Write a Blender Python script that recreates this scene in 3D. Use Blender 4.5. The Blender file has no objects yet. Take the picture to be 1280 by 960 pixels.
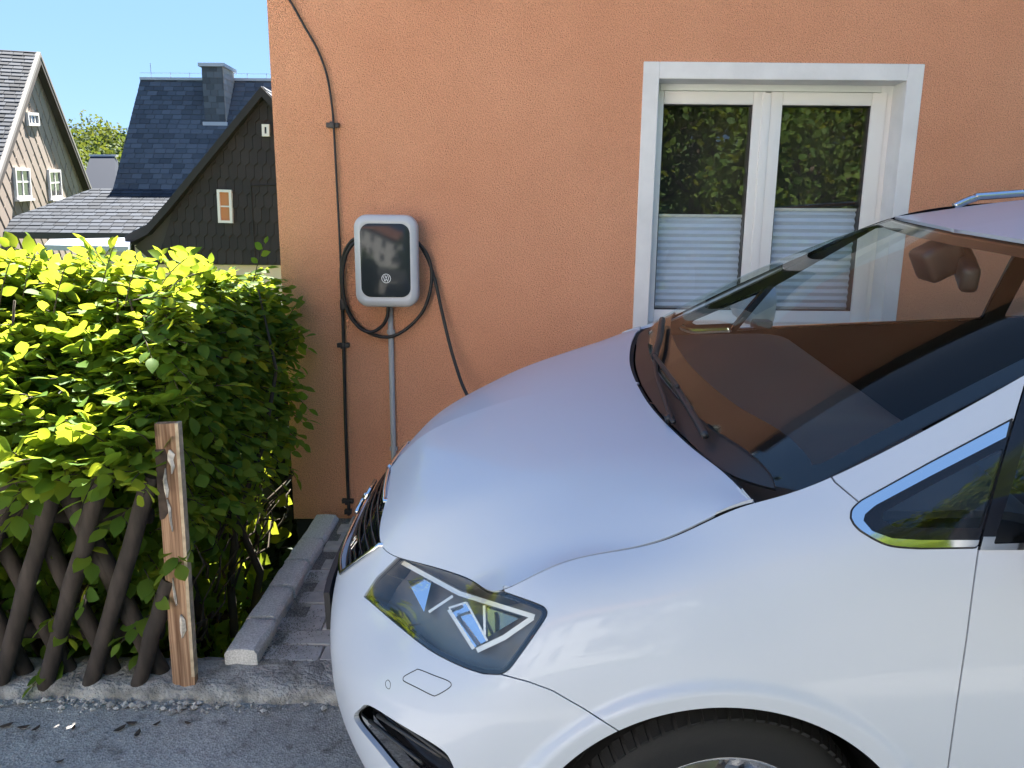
import bpy, bmesh, math, random
import numpy as np
from mathutils import Vector, Matrix
from mathutils.bvhtree import BVHTree
rnd = random.Random(7)
nrng = np.random.default_rng(11)
SC = bpy.context.scene
COL = SC.collection

# ------------------------------------------------------------------ camera
F_PX, PITCH, ROLL, CAM_H = 950.0, math.radians(11.87), 0.0095, 1.58
CAM = np.array([0.0, 0.0, CAM_H])
FWD = np.array([0.0, math.cos(PITCH), -math.sin(PITCH)])
UP0 = np.array([0.0, math.sin(PITCH), math.cos(PITCH)])
R0 = np.array([1.0, 0.0, 0.0])
CR, SR = math.cos(ROLL), math.sin(ROLL)
R_CAM = CR * R0 + SR * UP0
U_CAM = -SR * R0 + CR * UP0
cam_d = bpy.data.cameras.new('camera')
cam = bpy.data.objects.new('camera', cam_d)
COL.objects.link(cam)
cam_d.sensor_fit = 'HORIZONTAL'
cam_d.sensor_width = 36.0
cam_d.lens = F_PX / 1280.0 * 36.0
cam_d.clip_start, cam_d.clip_end = 0.05, 3000.0
M4 = Matrix.Identity(4)
for i in range(3):
    M4[i][0], M4[i][1], M4[i][2], M4[i][3] = R_CAM[i], U_CAM[i], -FWD[i], CAM[i]
cam.matrix_world = M4
SC.camera = cam

def ray(u, v):
    a, b = (u - 640.0) / F_PX, (480.0 - v) / F_PX
    return FWD + a * R_CAM + b * U_CAM
def project(P):
    d = np.asarray(P, float) - CAM
    z = d @ FWD
    return np.stack([640 + F_PX * (d @ R_CAM) / z, 480 - F_PX * (d @ U_CAM) / z], -1)
def at_y(u, v, Y):
    d = ray(u, v); return CAM + d * (Y / d[1])
def at_z(u, v, z):
    d = ray(u, v); return CAM + d * ((z - CAM_H) / d[2])

# ------------------------------------------------------------------ light
SUN_EL, SUN_AZ = math.radians(53.0), math.radians(-1.5)     # azimuth from +Y towards +X
SKY_GAMMA, SKY_SAT, SKY_VAL, SKY_TINT = 0.27, 1.8, 0.63, (0.55, 0.765, 1.09)
world = bpy.data.worlds.new('World'); SC.world = world
world.use_nodes = True
wn, wl = world.node_tree.nodes, world.node_tree.links
wn.clear()
w_out = wn.new('ShaderNodeOutputWorld'); w_bg = wn.new('ShaderNodeBackground')
sky = wn.new('ShaderNodeTexSky'); sky.sky_type = 'NISHITA'
sky.sun_disc = False
sky.sun_elevation, sky.sun_rotation = SUN_EL, SUN_AZ
sky.altitude, sky.air_density, sky.dust_density, sky.ozone_density = 600, 1.0, 0.3, 1.5
w_bg.inputs['Strength'].default_value = 0.15
w_g = wn.new('ShaderNodeGamma'); w_g.inputs[1].default_value = SKY_GAMMA
w_h = wn.new('ShaderNodeHueSaturation'); w_h.inputs['Saturation'].default_value = SKY_SAT; w_h.inputs['Value'].default_value = SKY_VAL
wl.new(sky.outputs[0], w_g.inputs[0]); wl.new(w_g.outputs[0], w_h.inputs['Color']); w_m = wn.new('ShaderNodeMix'); w_m.data_type = 'RGBA'; w_m.blend_type = 'MULTIPLY'; w_m.inputs[0].default_value = 1.0; w_m.inputs[7].default_value = (*SKY_TINT, 1)
wl.new(w_h.outputs[0], w_m.inputs[6]); wl.new(w_m.outputs[2], w_bg.inputs['Color']); wl.new(w_bg.outputs[0], w_out.inputs[0])
sun_d = bpy.data.lights.new('sun', 'SUN'); sun = bpy.data.objects.new('sun', sun_d); COL.objects.link(sun)
sun_d.energy, sun_d.angle, sun_d.color = 5.0, math.radians(0.5), (1.0, 0.95, 0.87)
sdir = Vector((math.sin(SUN_AZ) * math.cos(SUN_EL), math.cos(SUN_AZ) * math.cos(SUN_EL), math.sin(SUN_EL)))
sun.rotation_euler = sdir.to_track_quat('Z', 'Y').to_euler()
SC.view_settings.view_transform = 'Standard'
SC.view_settings.look = 'None'
SC.view_settings.gamma = 1.0
SC.view_settings.use_curve_mapping = False
SC.view_settings.exposure = 2.95
SC.cycles.max_bounces = 10
SC.cycles.transparent_max_bounces = 16
SC.cycles.use_denoising = True

# ------------------------------------------------------------------ helpers
MATS = {}
def mat(name, color=(0.5, 0.5, 0.5), rough=0.6, metal=0.0, var=0.0, scale=8.0, bump=0.0, bscale=200.0,
        coat=0.0, spec=0.5, island=0.0, color2=None, bdist=0.01, detail=4.0):
    if name in MATS: return MATS[name]
    m = bpy.data.materials.new(name); m.use_nodes = True
    nt = m.node_tree; N, L = nt.nodes, nt.links
    p = N['Principled BSDF']
    p.inputs['Base Color'].default_value = (*color, 1)
    p.inputs['Roughness'].default_value = rough
    p.inputs['Metallic'].default_value = metal
    p.inputs['Coat Weight'].default_value = coat
    p.inputs['Coat Roughness'].default_value = 0.02
    p.inputs['Specular IOR Level'].default_value = spec
    tc = N.new('ShaderNodeTexCoord')
    src = None
    if var > 0 or color2 is not None:
        nz = N.new('ShaderNodeTexNoise'); nz.inputs['Scale'].default_value = scale; nz.inputs['Detail'].default_value = detail
        L.new(tc.outputs['Object'], nz.inputs['Vector'])
        mx = N.new('ShaderNodeMix'); mx.data_type = 'RGBA'
        c2 = color2 if color2 is not None else tuple(max(0, c * (1 - var)) for c in color)
        mx.inputs[6].default_value = (*c2, 1)
        mx.inputs[7].default_value = (*(color if color2 is not None else tuple(min(1, c * (1 + var)) for c in color)), 1)
        mr = N.new('ShaderNodeMapRange'); mr.inputs[1].default_value = 0.35; mr.inputs[2].default_value = 0.65
        L.new(nz.outputs[0], mr.inputs[0]); L.new(mr.outputs[0], mx.inputs[0])
        src = mx.outputs[2]
    if island > 0:
        g = N.new('ShaderNodeNewGeometry')
        mr2 = N.new('ShaderNodeMapRange'); mr2.inputs[3].default_value = 1 - island; mr2.inputs[4].default_value = 1 + island
        L.new(g.outputs['Random Per Island'], mr2.inputs[0])
        mu = N.new('ShaderNodeMix'); mu.data_type = 'RGBA'; mu.blend_type = 'MULTIPLY'; mu.inputs[0].default_value = 1
        if src: L.new(src, mu.inputs[6])
        else: mu.inputs[6].default_value = (*color, 1)
        cmb = N.new('ShaderNodeCombineColor')
        for k in range(3): L.new(mr2.outputs[0], cmb.inputs[k])
        L.new(cmb.outputs[0], mu.inputs[7]); src = mu.outputs[2]
    if src: L.new(src, p.inputs['Base Color'])
    if bump > 0:
        nb = N.new('ShaderNodeTexNoise'); nb.inputs['Scale'].default_value = bscale; nb.inputs['Detail'].default_value = 3
        L.new(tc.outputs['Object'], nb.inputs['Vector'])
        bp = N.new('ShaderNodeBump'); bp.inputs['Strength'].default_value = bump; bp.inputs['Distance'].default_value = bdist
        L.new(nb.outputs[0], bp.inputs['Height']); L.new(bp.outputs[0], p.inputs['Normal'])
    MATS[name] = m
    return m

def glass_mat(name, tint=(0.8, 0.85, 0.83), ior=1.5, rough=0.0, boost=1.0, refl=(1, 1, 1)):
    if name in MATS: return MATS[name]
    m = bpy.data.materials.new(name); m.use_nodes = True
    N, L = m.node_tree.nodes, m.node_tree.links; N.clear()
    o = N.new('ShaderNodeOutputMaterial'); mix = N.new('ShaderNodeMixShader')
    t = N.new('ShaderNodeBsdfTransparent'); t.inputs[0].default_value = (*tint, 1)
    g = N.new('ShaderNodeBsdfGlossy'); g.inputs['Roughness'].default_value = rough; g.inputs[0].default_value = (*refl, 1)
    # Schlick reflectance from |N.I|, the same from either side of a thin pane
    ge = N.new('ShaderNodeNewGeometry'); dt = N.new('ShaderNodeVectorMath'); dt.operation = 'DOT_PRODUCT'
    L.new(ge.outputs['Normal'], dt.inputs[0]); L.new(ge.outputs['Incoming'], dt.inputs[1])
    def mth(op, a_, b_=None):
        m_ = N.new('ShaderNodeMath'); m_.operation = op
        for i_, x_ in enumerate((a_, b_)):
            if x_ is None: continue
            if isinstance(x_, (int, float)): m_.inputs[i_].default_value = x_
            else: L.new(x_, m_.inputs[i_])
        return m_.outputs[0]
    r0 = ((ior - 1) / (ior + 1)) ** 2
    ab = mth('ABSOLUTE', dt.outputs['Value'])
    p5 = mth('POWER', mth('SUBTRACT', 1.0, ab), 5.0)
    rf = mth('MULTIPLY', mth('ADD', mth('MULTIPLY', p5, 1 - r0), r0), boost)
    cl = N.new('ShaderNodeClamp'); L.new(rf, cl.inputs[0]); L.new(cl.outputs[0], mix.inputs[0])
    L.new(t.outputs[0], mix.inputs[1]); L.new(g.outputs[0], mix.inputs[2]); L.new(mix.outputs[0], o.inputs[0])
    MATS[name] = m
    return m

def link(o, parent=None):
    COL.objects.link(o)
    if parent is not None: o.parent = parent
    return o
def tag(o, label=None, cat=None, group=None, kind=None):
    if label: o['label'] = label
    if cat: o['category'] = cat
    if group: o['group'] = group
    if kind: o['kind'] = kind
    return o
def thing(name, label, cat, loc=(0, 0, 0), rot=(0, 0, 0), group=None):
    o = bpy.data.objects.new(name, None); o.empty_display_size = 0.1
    o.location = loc; o.rotation_euler = rot
    link(o); return tag(o, label, cat, group)
def obj(name, verts, faces, m, parent=None, smooth=False):
    me = bpy.data.meshes.new(name)
    me.from_pydata([tuple(map(float, v)) for v in verts], [], [tuple(map(int, f)) for f in faces])
    if m: me.materials.append(m)
    if smooth: me.polygons.foreach_set('use_smooth', [True] * len(me.polygons))
    me.update()
    return link(bpy.data.objects.new(name, me), parent)

class MB:
    """collects shapes into one mesh"""
    def __init__(s): s.v, s.f = [], []
    def add(s, V, Fc):
        n = len(s.v); s.v += [tuple(map(float, p)) for p in V]; s.f += [tuple(i + n for i in q) for q in Fc]; return s
    def box(s, lo, hi, rot=None, piv=None):
        x0, y0, z0 = lo; x1, y1, z1 = hi
        V = [(x0, y0, z0), (x1, y0, z0), (x1, y1, z0), (x0, y1, z0), (x0, y0, z1), (x1, y0, z1), (x1, y1, z1), (x0, y1, z1)]
        if rot is not None:
            pv = Vector(piv if piv else ((x0 + x1) / 2, (y0 + y1) / 2, (z0 + z1) / 2))
            V = [tuple(rot @ (Vector(p) - pv) + pv) for p in V]
        return s.add(V, [(0, 3, 2, 1), (4, 5, 6, 7), (0, 1, 5, 4), (1, 2, 6, 5), (2, 3, 7, 6), (3, 0, 4, 7)])
    def quad(s, a, b, c, d): return s.add([a, b, c, d], [(0, 1, 2, 3)])
    def prism(s, poly, d):
        """extrude 3-D polygon along vector d"""
        n = len(poly); P = [Vector(p) for p in poly]; D = Vector(d)
        return s.add([tuple(p) for p in P] + [tuple(p + D) for p in P],
                     [tuple(range(n - 1, -1, -1)), tuple(range(n, 2 * n))] + [(i, (i + 1) % n, (i + 1) % n + n, i + n) for i in range(n)])
    def tube(s, pts, r, n=8, cap=True):
        P = [Vector(p) for p in pts]; rr = r if hasattr(r, '__len__') else [r] * len(P)
        up = None; base = len(s.v)
        for i, p in enumerate(P):
            t = (P[min(i + 1, len(P) - 1)] - P[max(i - 1, 0)]).normalized()
            if up is None: up = t.orthogonal().normalized()
            else: up = (up - t * up.dot(t)).normalized()
            w = t.cross(up)
            for k in range(n):
                a = 2 * math.pi * k / n
                s.v.append(tuple(p + (up * math.cos(a) + w * math.sin(a)) * rr[i]))
        for i in range(len(P) - 1):
            for k in range(n):
                a, b = base + i * n + k, base + i * n + (k + 1) % n
                s.f.append((a, b, b + n, a + n))
        if cap:
            s.f.append(tuple(base + k for k in range(n - 1, -1, -1)))
            s.f.append(tuple(base + (len(P) - 1) * n + k for k in range(n)))
        return s
    def lathe(s, prof, n=32, M=None):
        """prof: (r, h) list, revolve about local Z"""
        base = len(s.v)
        for r, h in prof:
            for k in range(n):
                a = 2 * math.pi * k / n
                p = Vector((r * math.cos(a), r * math.sin(a), h))
                s.v.append(tuple(M @ p if M else p))
        for i in range(len(prof) - 1):
            for k in range(n):
                a, b = base + i * n + k, base + i * n + (k + 1) % n
                s.f.append((a, b, b + n, a + n))
        return s
    def build(s, name, m, parent=None, smooth=False, bevel=0.0, seg=2):
        o = obj(name, s.v, s.f, m, parent, smooth)
        if bevel > 0:
            bm = bmesh.new(); bm.from_mesh(o.data)
            bmesh.ops.bevel(bm, geom=list(bm.edges), offset=bevel, segments=seg, profile=0.6, affect='EDGES', clamp_overlap=True)
            bm.to_mesh(o.data); bm.free()
            o.data.polygons.foreach_set('use_smooth', [True] * len(o.data.polygons))
            try: o.data.set_sharp_from_angle(angle=math.radians(40))
            except Exception: pass
        return o

def spline(pts, n=8, closed=False):
    """Catmull-Rom through points"""
    P = [np.array(p, float) for p in pts]; out = []
    m = len(P)
    segs = m if closed else m - 1
    for i in range(segs):
        if closed: p0, p1, p2, p3 = P[(i - 1) % m], P[i], P[(i + 1) % m], P[(i + 2) % m]
        else: p0, p1, p2, p3 = P[max(i - 1, 0)], P[i], P[i + 1], P[min(i + 2, m - 1)]
        for k in range(n):
            t = k / n
            out.append(0.5 * ((2 * p1) + (-p0 + p2) * t + (2 * p0 - 5 * p1 + 4 * p2 - p3) * t * t + (-p0 + 3 * p1 - 3 * p2 + p3) * t ** 3))
    if not closed: out.append(P[-1])
    return out

def rrect(w, h, r, n=10):
    P = []
    for (sx_, sz_, a0) in ((1, 1, 0), (-1, 1, 90), (-1, -1, 180), (1, -1, 270)):
        for k in range(n + 1):
            a = math.radians(a0 + 90 * k / n); P.append((sx_ * (w / 2 - r) + r * math.cos(a), sz_ * (h / 2 - r) + r * math.sin(a)))
    return P
def loft(rings, name, m, parent, cap0=False, cap1=True, smooth=True):
    n = len(rings[0]); V = [p for r_ in rings for p in r_]
    Fc = [(j * n + i, j * n + (i + 1) % n, (j + 1) * n + (i + 1) % n, (j + 1) * n + i) for j in range(len(rings) - 1) for i in range(n)]
    if cap0: Fc.append(tuple(range(n - 1, -1, -1)))
    if cap1: Fc.append(tuple((len(rings) - 1) * n + i for i in range(n)))
    o = obj(name, V, Fc, m, parent, smooth)
    try: o.data.set_sharp_from_angle(angle=math.radians(35))
    except Exception: pass
    return o
# ------------------------------------------------------------------ car
CAR_PHI, CAR_PSI, CAR_TAU = 0.088, -0.018, -0.006      # the drive falls away from the wall, so the car leans
CAR_O = np.array([-0.502, 2.281, 0.052])
CAR_M = Matrix.Rotation(CAR_PSI, 3, 'Z') @ Matrix.Rotation(CAR_TAU, 3, 'Y') @ Matrix.Rotation(CAR_PHI, 3, 'X')
RX = np.array(CAR_M)
def l2w(P): return np.asarray(P, float) @ RX.T + CAR_O
def lpix(P): return project(l2w(P))
CAM_L = RX.T @ (CAM - CAR_O)

M_PAINT = mat('white_paint', (0.46, 0.495, 0.555), rough=0.4, coat=0.40, spec=0.3)
M_PAINT.node_tree.nodes['Principled BSDF'].inputs['Coat IOR'].default_value = 1.45
M_BLACK = mat('black_plastic', (0.018, 0.018, 0.02), rough=0.45)
M_GBLACK = mat('gloss_black', (0.008, 0.008, 0.01), rough=0.08)
M_VOID = mat('car_inside_black', (0.01, 0.01, 0.011), rough=0.8)
M_RUB = mat('rubber', (0.007, 0.007, 0.008), rough=0.75, bump=0.2, bscale=300, bdist=0.002)
M_CHROME = mat('chrome', (0.75, 0.75, 0.74), rough=0.09, metal=1.0)
M_ALU = mat('alloy', (0.62, 0.63, 0.65), rough=0.25, metal=1.0)
M_GLASS = glass_mat('windscreen_glass', (0.90, 0.95, 0.93), 1.52, boost=.58)
M_SGLASS = glass_mat('side_glass', (0.86, 0.91, 0.89), 1.52, boost=1.3)
M_LENS = glass_mat('lamp_lens', (0.96, 0.96, 0.95), 1.5, boost=1.3)

def natspl(t, P, te):
    """natural cubic spline, t knots (n), P (n, ...), te (m)"""
    t = np.asarray(t, float); n = len(t); h = np.diff(t)
    A = np.zeros((n, n)); B = np.zeros((n,) + P.shape[1:])
    A[0, 0] = A[-1, -1] = 1
    for i in range(1, n - 1):
        A[i, i - 1], A[i, i], A[i, i + 1] = h[i - 1], 2 * (h[i - 1] + h[i]), h[i]
        B[i] = 6 * ((P[i + 1] - P[i]) / h[i] - (P[i] - P[i - 1]) / h[i - 1])
    M = np.linalg.solve(A, B.reshape(n, -1)).reshape(B.shape)
    idx = np.clip(np.searchsorted(t, te, side='right') - 1, 0, n - 2)
    sh = (-1,) + (1,) * (P.ndim - 1)
    hi = h[idx].reshape(sh); a = (t[idx + 1] - te).reshape(sh); b = (te - t[idx]).reshape(sh)
    return (M[idx] * a ** 3 + M[idx + 1] * b ** 3) / (6 * hi) + (P[idx] / hi - M[idx] * hi / 6) * a + (P[idx + 1] / hi - M[idx + 1] * hi / 6) * b

def knots(P):
    """chord-length knots along axis 0, averaged over axis 1"""
    d = np.linalg.norm(np.diff(P, axis=0), axis=-1)
    d = np.sqrt(np.maximum(d.mean(axis=1), 1e-4)) * np.sqrt(d.mean())
    return np.concatenate([[0], np.cumsum(d)])
def samples(P, t, res):
    out = []
    for i in range(len(t) - 1):
        L = np.linalg.norm(P[i + 1] - P[i], axis=-1).max()
        r = res[i] if hasattr(res, '__len__') else res
        n = max(1, int(math.ceil(L / r)))
        out += list(t[i] + (t[i + 1] - t[i]) * np.arange(n) / n)
    return np.array(out + [t[-1]])
def patch(ctrl, ru, rv):
    """ctrl (rows, cols, 3) -> dense (R, C, 3)"""
    P = np.array(ctrl, float)
    tr = knots(P); tc = knots(P.transpose(1, 0, 2))
    te_r = samples(P, tr, rv); te_c = samples(P.transpose(1, 0, 2), tc, ru)
    Q = natspl(tr, P, te_r)
    return natspl(tc, Q.transpose(1, 0, 2), te_c).transpose(1, 0, 2)

class Surf:
    """triangulated/quad surface with vertex arrays, cuttable by scalar fields"""
    def __init__(s, V, Fc): s.V = np.asarray(V, float); s.F = Fc
    @staticmethod
    def grid(G):
        R, C, _ = G.shape
        V = G.reshape(-1, 3)
        Fc = [(r * C + c, r * C + c + 1, (r + 1) * C + c + 1, (r + 1) * C + c) for r in range(R - 1) for c in range(C - 1)]
        return Surf(V, Fc)
    def cut(s, field):
        """returns (positive, negative) surfaces, split exactly at field == 0"""
        f = field(s.V).copy(); f[np.abs(f) < 1e-7] = 1e-7
        V = list(s.V); cache = {}
        def mid(a, b):
            k = (a, b) if a < b else (b, a)
            if k not in cache:
                t = f[k[0]] / (f[k[0]] - f[k[1]]); V.append(s.V[k[0]] + t * (s.V[k[1]] - s.V[k[0]])); cache[k] = len(V) - 1
            return cache[k]
        pos, neg = [], []
        sgn = f > 0
        for q in s.F:
            sg = [sgn[i] for i in q]
            if all(sg): pos.append(q)
            elif not any(sg): neg.append(q)
            else:
                p, n_ = [], []
                m = len(q)
                for i in range(m):
                    a, b = q[i], q[(i + 1) % m]
                    (p if sgn[a] else n_).append(a)
                    if sgn[a] != sgn[b]:
                        x = mid(a, b); p.append(x); n_.append(x)
                if len(p) > 2: pos.append(tuple(p))
                if len(n_) > 2: neg.append(tuple(n_))
        V = np.array(V)
        return Surf(V, pos).compact(), Surf(V, neg).compact()
    def compact(s):
        used = sorted({i for q in s.F for i in q}); m = {o: n for n, o in enumerate(used)}
        return Surf(s.V[used] if used else np.zeros((0, 3)), [tuple(m[i] for i in q) for q in s.F])
    def normals(s):
        N = np.zeros_like(s.V)
        for k in (3, 4, 5, 6):
            Q = np.array([q for q in s.F if len(q) == k])
            if not len(Q): continue
            a = s.V[Q]; n = np.cross(a[:, 2] - a[:, 0], (a[:, 3] if k > 3 else a[:, 2]) - a[:, 1])
            if k == 3: n = np.cross(a[:, 1] - a[:, 0], a[:, 2] - a[:, 0])
            for j in range(k): np.add.at(N, Q[:, j], n)
        return N / np.maximum(np.linalg.norm(N, axis=1, keepdims=True), 1e-12)
    def boundary(s):
        cnt = {}
        for q in s.F:
            for i in range(len(q)):
                e = (q[i], q[(i + 1) % len(q)])
                if (e[1], e[0]) in cnt: cnt[(e[1], e[0])] = None
                else: cnt[e] = 1
        return [e for e, c in cnt.items() if c]
    def offset(s, d): return Surf(s.V - s.normals() * d, s.F)
    def flip(s): return Surf(s.V, [tuple(reversed(q)) for q in s.F])
    def mirror(s): return Surf(s.V * np.array([1, -1, 1]), [tuple(reversed(q)) for q in s.F])
    def join(s, o): return Surf(np.vstack([s.V, o.V]), list(s.F) + [tuple(i + len(s.V) for i in q) for q in o.F])
    def make(s, name, m, parent, flange=0.0, mirror=False, thick=None, N=None):
        nrm = s.normals() if N is None else N
        V, Fc = [tuple(p) for p in s.V], list(s.F)
        sharp = []
        if flange:
            bd = s.boundary(); mp = {}
            for a, b in bd:
                for i in (a, b):
                    if i not in mp:
                        mp[i] = (len(V), len(V) + 1); V.append(tuple(s.V[i])); V.append(tuple(s.V[i] - nrm[i] * flange))
            for a, b in bd:
                Fc.append((mp[b][0], mp[a][0], mp[a][1], mp[b][1]))
        S = Surf(np.array(V), Fc)
        if mirror: S = S.join(S.mirror())
        return obj(name, S.V, S.F, m, parent, smooth=True)

def largest(S_):
    """keep the biggest connected piece"""
    par = list(range(len(S_.V)))
    def find(i):
        while par[i] != i: par[i] = par[par[i]]; i = par[i]
        return i
    for q in S_.F:
        for a in q[1:]: par[find(a)] = find(q[0])
    cnt = {}
    for q in S_.F: cnt.setdefault(find(q[0]), []).append(q)
    return Surf(S_.V, max(cnt.values(), key=len)).compact()
def poly_sd(poly):
    """signed distance (positive inside) to a closed 2-D polygon"""
    A = np.array(poly, float); B = np.roll(A, -1, axis=0)
    def fn(Q):
        Q = np.asarray(Q, float); out = np.full(len(Q), 1e9); ins = np.zeros(len(Q), bool)
        for a, b in zip(A, B):
            d = b - a; w = Q - a
            t = np.clip((w @ d) / max(d @ d, 1e-12), 0, 1)
            out = np.minimum(out, np.linalg.norm(w - t[:, None] * d, axis=1))
            c = ((a[1] > Q[:, 1]) != (b[1] > Q[:, 1]))
            with np.errstate(divide='ignore', invalid='ignore'):
                xi = a[0] + (Q[:, 1] - a[1]) * (b[0] - a[0]) / (b[1] - a[1])
            ins ^= c & (Q[:, 0] < xi)
        return np.where(ins, out, -out)
    return fn
def pixf(poly, g=0.0):
    sd = poly_sd(poly); return lambda V: sd(lpix(V)) - g
def sidef(poly, g=0.0):
    sd = poly_sd(poly); return lambda V: sd(V[:, [0, 2]]) - g
def frontf(poly, g=0.0):
    sd = poly_sd(poly); return lambda V: sd(np.stack([np.abs(V[:, 1]), V[:, 2]], -1)) - g

# ---- control nets (x back from nose, |y|, z up); near side is y < 0
def net(rows): return np.array(rows, float) * np.array([1, -1, 1])
cols = [
 [(.09,0,.20),(.005,0,.29),(-.01,0,.40),(-.008,0,.50),(.012,0,.59),(.045,0,.67),(.085,0,.735),(.14,0,.80)],
 [(.10,.22,.20),(.015,.22,.29),(.0,.22,.40),(.002,.22,.50),(.024,.22,.59),(.06,.22,.67),(.105,.215,.735),(.165,.21,.80)],
 [(.13,.42,.20),(.06,.42,.29),(.043,.43,.40),(.047,.43,.50),(.072,.43,.58),(.115,.425,.65),(.155,.42,.705),(.19,.41,.76)],
 [(.17,.51,.20),(.10,.52,.29),(.085,.53,.40),(.088,.53,.50),(.118,.525,.58),(.168,.52,.655),(.228,.512,.715),(.288,.50,.770)],
 [(.22,.60,.20),(.155,.62,.29),(.138,.63,.40),(.14,.63,.50),(.17,.625,.58),(.23,.615,.66),(.305,.605,.74),(.385,.595,.80)],
 [(.32,.74,.20),(.255,.76,.29),(.237,.77,.40),(.24,.77,.50),(.265,.76,.59),(.315,.74,.68),(.38,.705,.76),(.445,.67,.82)],
 [(.45,.86,.20),(.40,.875,.29),(.382,.885,.40),(.38,.885,.50),(.395,.88,.60),(.43,.86,.70),(.475,.82,.79),(.507,.772,.868)],
 [(.60,.91,.20),(.57,.925,.30),(.555,.937,.42),(.55,.94,.53),(.555,.933,.64),(.572,.913,.75),(.60,.865,.865),(.622,.782,.934)],
 [(.76,.92,.20),(.745,.94,.31),(.735,.95,.43),(.73,.953,.55),(.73,.948,.67),(.735,.925,.79),(.742,.875,.905),(.747,.787,.970)],
 [(.92,.92,.20),(.91,.94,.31),(.905,.952,.43),(.895,.957,.56),(.888,.953,.69),(.88,.932,.81),(.87,.88,.935),(.855,.787,1.006)],
 [(1.06,.92,.20),(1.058,.94,.31),(1.05,.952,.44),(1.045,.956,.57),(1.03,.951,.70),(1.015,.932,.83),(.995,.88,.965),(.97,.78,1.062)],
 [(1.20,.92,.20),(1.20,.94,.31),(1.20,.951,.44),(1.195,.953,.58),(1.185,.947,.72),(1.17,.93,.85),(1.15,.888,1.0),(1.125,.775,1.118)],
 [(1.38,.92,.20),(1.38,.94,.31),(1.38,.95,.45),(1.38,.951,.60),(1.38,.944,.75),(1.38,.926,.89),(1.385,.883,1.045),(1.494,.726,1.315)],
 [(1.72,.92,.20),(1.72,.94,.31),(1.72,.95,.45),(1.72,.95,.60),(1.72,.944,.76),(1.72,.928,.91),(1.73,.885,1.06),(1.855,.676,1.498)],
 [(2.3,.92,.20),(2.3,.94,.31),(2.3,.95,.46),(2.3,.95,.61),(2.3,.945,.77),(2.3,.93,.93),(2.3,.89,1.08),(2.35,.66,1.56)],
 [(3.4,.92,.20),(3.4,.94,.31),(3.4,.95,.47),(3.4,.95,.63),(3.4,.945,.80),(3.4,.93,.96),(3.4,.89,1.11),(3.4,.66,1.59)],
 [(4.3,.90,.22),(4.3,.92,.33),(4.3,.93,.49),(4.3,.93,.65),(4.3,.925,.82),(4.3,.91,.98),(4.27,.87,1.13),(4.2,.63,1.56)],
 [(4.68,.72,.25),(4.7,.76,.36),(4.71,.78,.52),(4.7,.78,.68),(4.68,.78,.85),(4.66,.77,1.01),(4.6,.73,1.15),(4.45,.53,1.53)],
 [(4.80,.3,.25),(4.83,.3,.36),(4.84,.3,.52),(4.83,.3,.68),(4.81,.3,.85),(4.79,.3,1.01),(4.72,.3,1.16),(4.55,.25,1.54)],
 [(4.81,0,.25),(4.84,0,.36),(4.85,0,.52),(4.84,0,.68),(4.82,0,.85),(4.80,0,1.01),(4.73,0,1.16),(4.56,0,1.54)],
]
SIDE = net(np.array(cols).transpose(1, 0, 2))
hood_c = [
 [(.14,0,.80),(.24,0,.905),(.38,0,.977),(.54,0,1.032),(.71,0,1.064),(.881,0,1.078)],
 [(.165,.21,.80),(.26,.21,.895),(.395,.215,.968),(.55,.22,1.025),(.715,.22,1.061),(.89,.22,1.078)],
 [(.19,.41,.76),(.285,.41,.863),(.43,.415,.950),(.57,.42,1.010),(.735,.42,1.053),(.918,.42,1.080)],
 [(.288,.50,.770),(.365,.50,.866),(.475,.50,.948),(.61,.50,1.009),(.765,.50,1.053),(.933,.50,1.081)],
 [(.385,.595,.80),(.445,.59,.874),(.54,.585,.948),(.66,.58,1.005),(.80,.58,1.050),(.952,.58,1.083)],
 [(.445,.67,.82),(.52,.675,.892),(.615,.68,.953),(.73,.685,.999),(.85,.687,1.041),(.980,.69,1.087)],
 [(.507,.772,.868),(.622,.782,.934),(.747,.787,.970),(.855,.787,1.006),(.935,.785,1.037),(.993,.775,1.092)],
]
HOOD = net(np.array(hood_c).transpose(1, 0, 2))
def ws_edge(x):
    d = x - 1.1; return np.array([x, .772 - .103 * d - .032 * d * d, 1.102 + .559 * d - .045 * d * d])
bot = [(.883,0,1.080),(.897,.25,1.080),(.932,.48,1.083),(.98,.67,1.088),(1.085,.772,1.097)]
top = [(1.704,0,1.516),(1.725,.25,1.514),(1.77,.44,1.509),(1.81,.57,1.504),(1.855,.676,1.497)]
ws_c = []
for i, (p_, q_) in enumerate(zip(bot, top)):
    p_, q_ = np.array(p_), np.array(q_); colm = []
    for t in (0, .25, .5, .75, 1):
        c_ = p_ + (q_ - p_) * t + np.array([-.45, 0, .89]) * .030 * 4 * t * (1 - t)
        if i == 4: c_ = ws_edge(1.085 + .77 * t)
        colm.append(tuple(c_))
    ws_c.append(colm)
WS = net(np.array(ws_c).transpose(1, 0, 2))
roof_c = [
 [(1.714,0,1.522),(2.1,0,1.585),(2.8,0,1.63),(3.6,0,1.63),(4.2,0,1.60),(4.55,0,1.54)],
 [(1.768,.41,1.517),(2.13,.41,1.575),(2.8,.41,1.615),(3.6,.41,1.615),(4.18,.38,1.59),(4.52,.3,1.535)],
 [(1.862,.672,1.503),(2.2,.665,1.545),(2.8,.665,1.582),(3.6,.66,1.585),(4.2,.625,1.555),(4.45,.525,1.525)],
]
ROOF = net(np.array(roof_c).transpose(1, 0, 2))

car = thing('parked_car', 'white family car parked on the drive in front of the orange house', 'car',
            tuple(CAR_O), tuple(CAR_M.to_euler()))

fine = [.009] * 13 + [.03] * 6
G_side = patch(SIDE, fine, .009)
side_S = Surf.grid(G_side)
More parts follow.
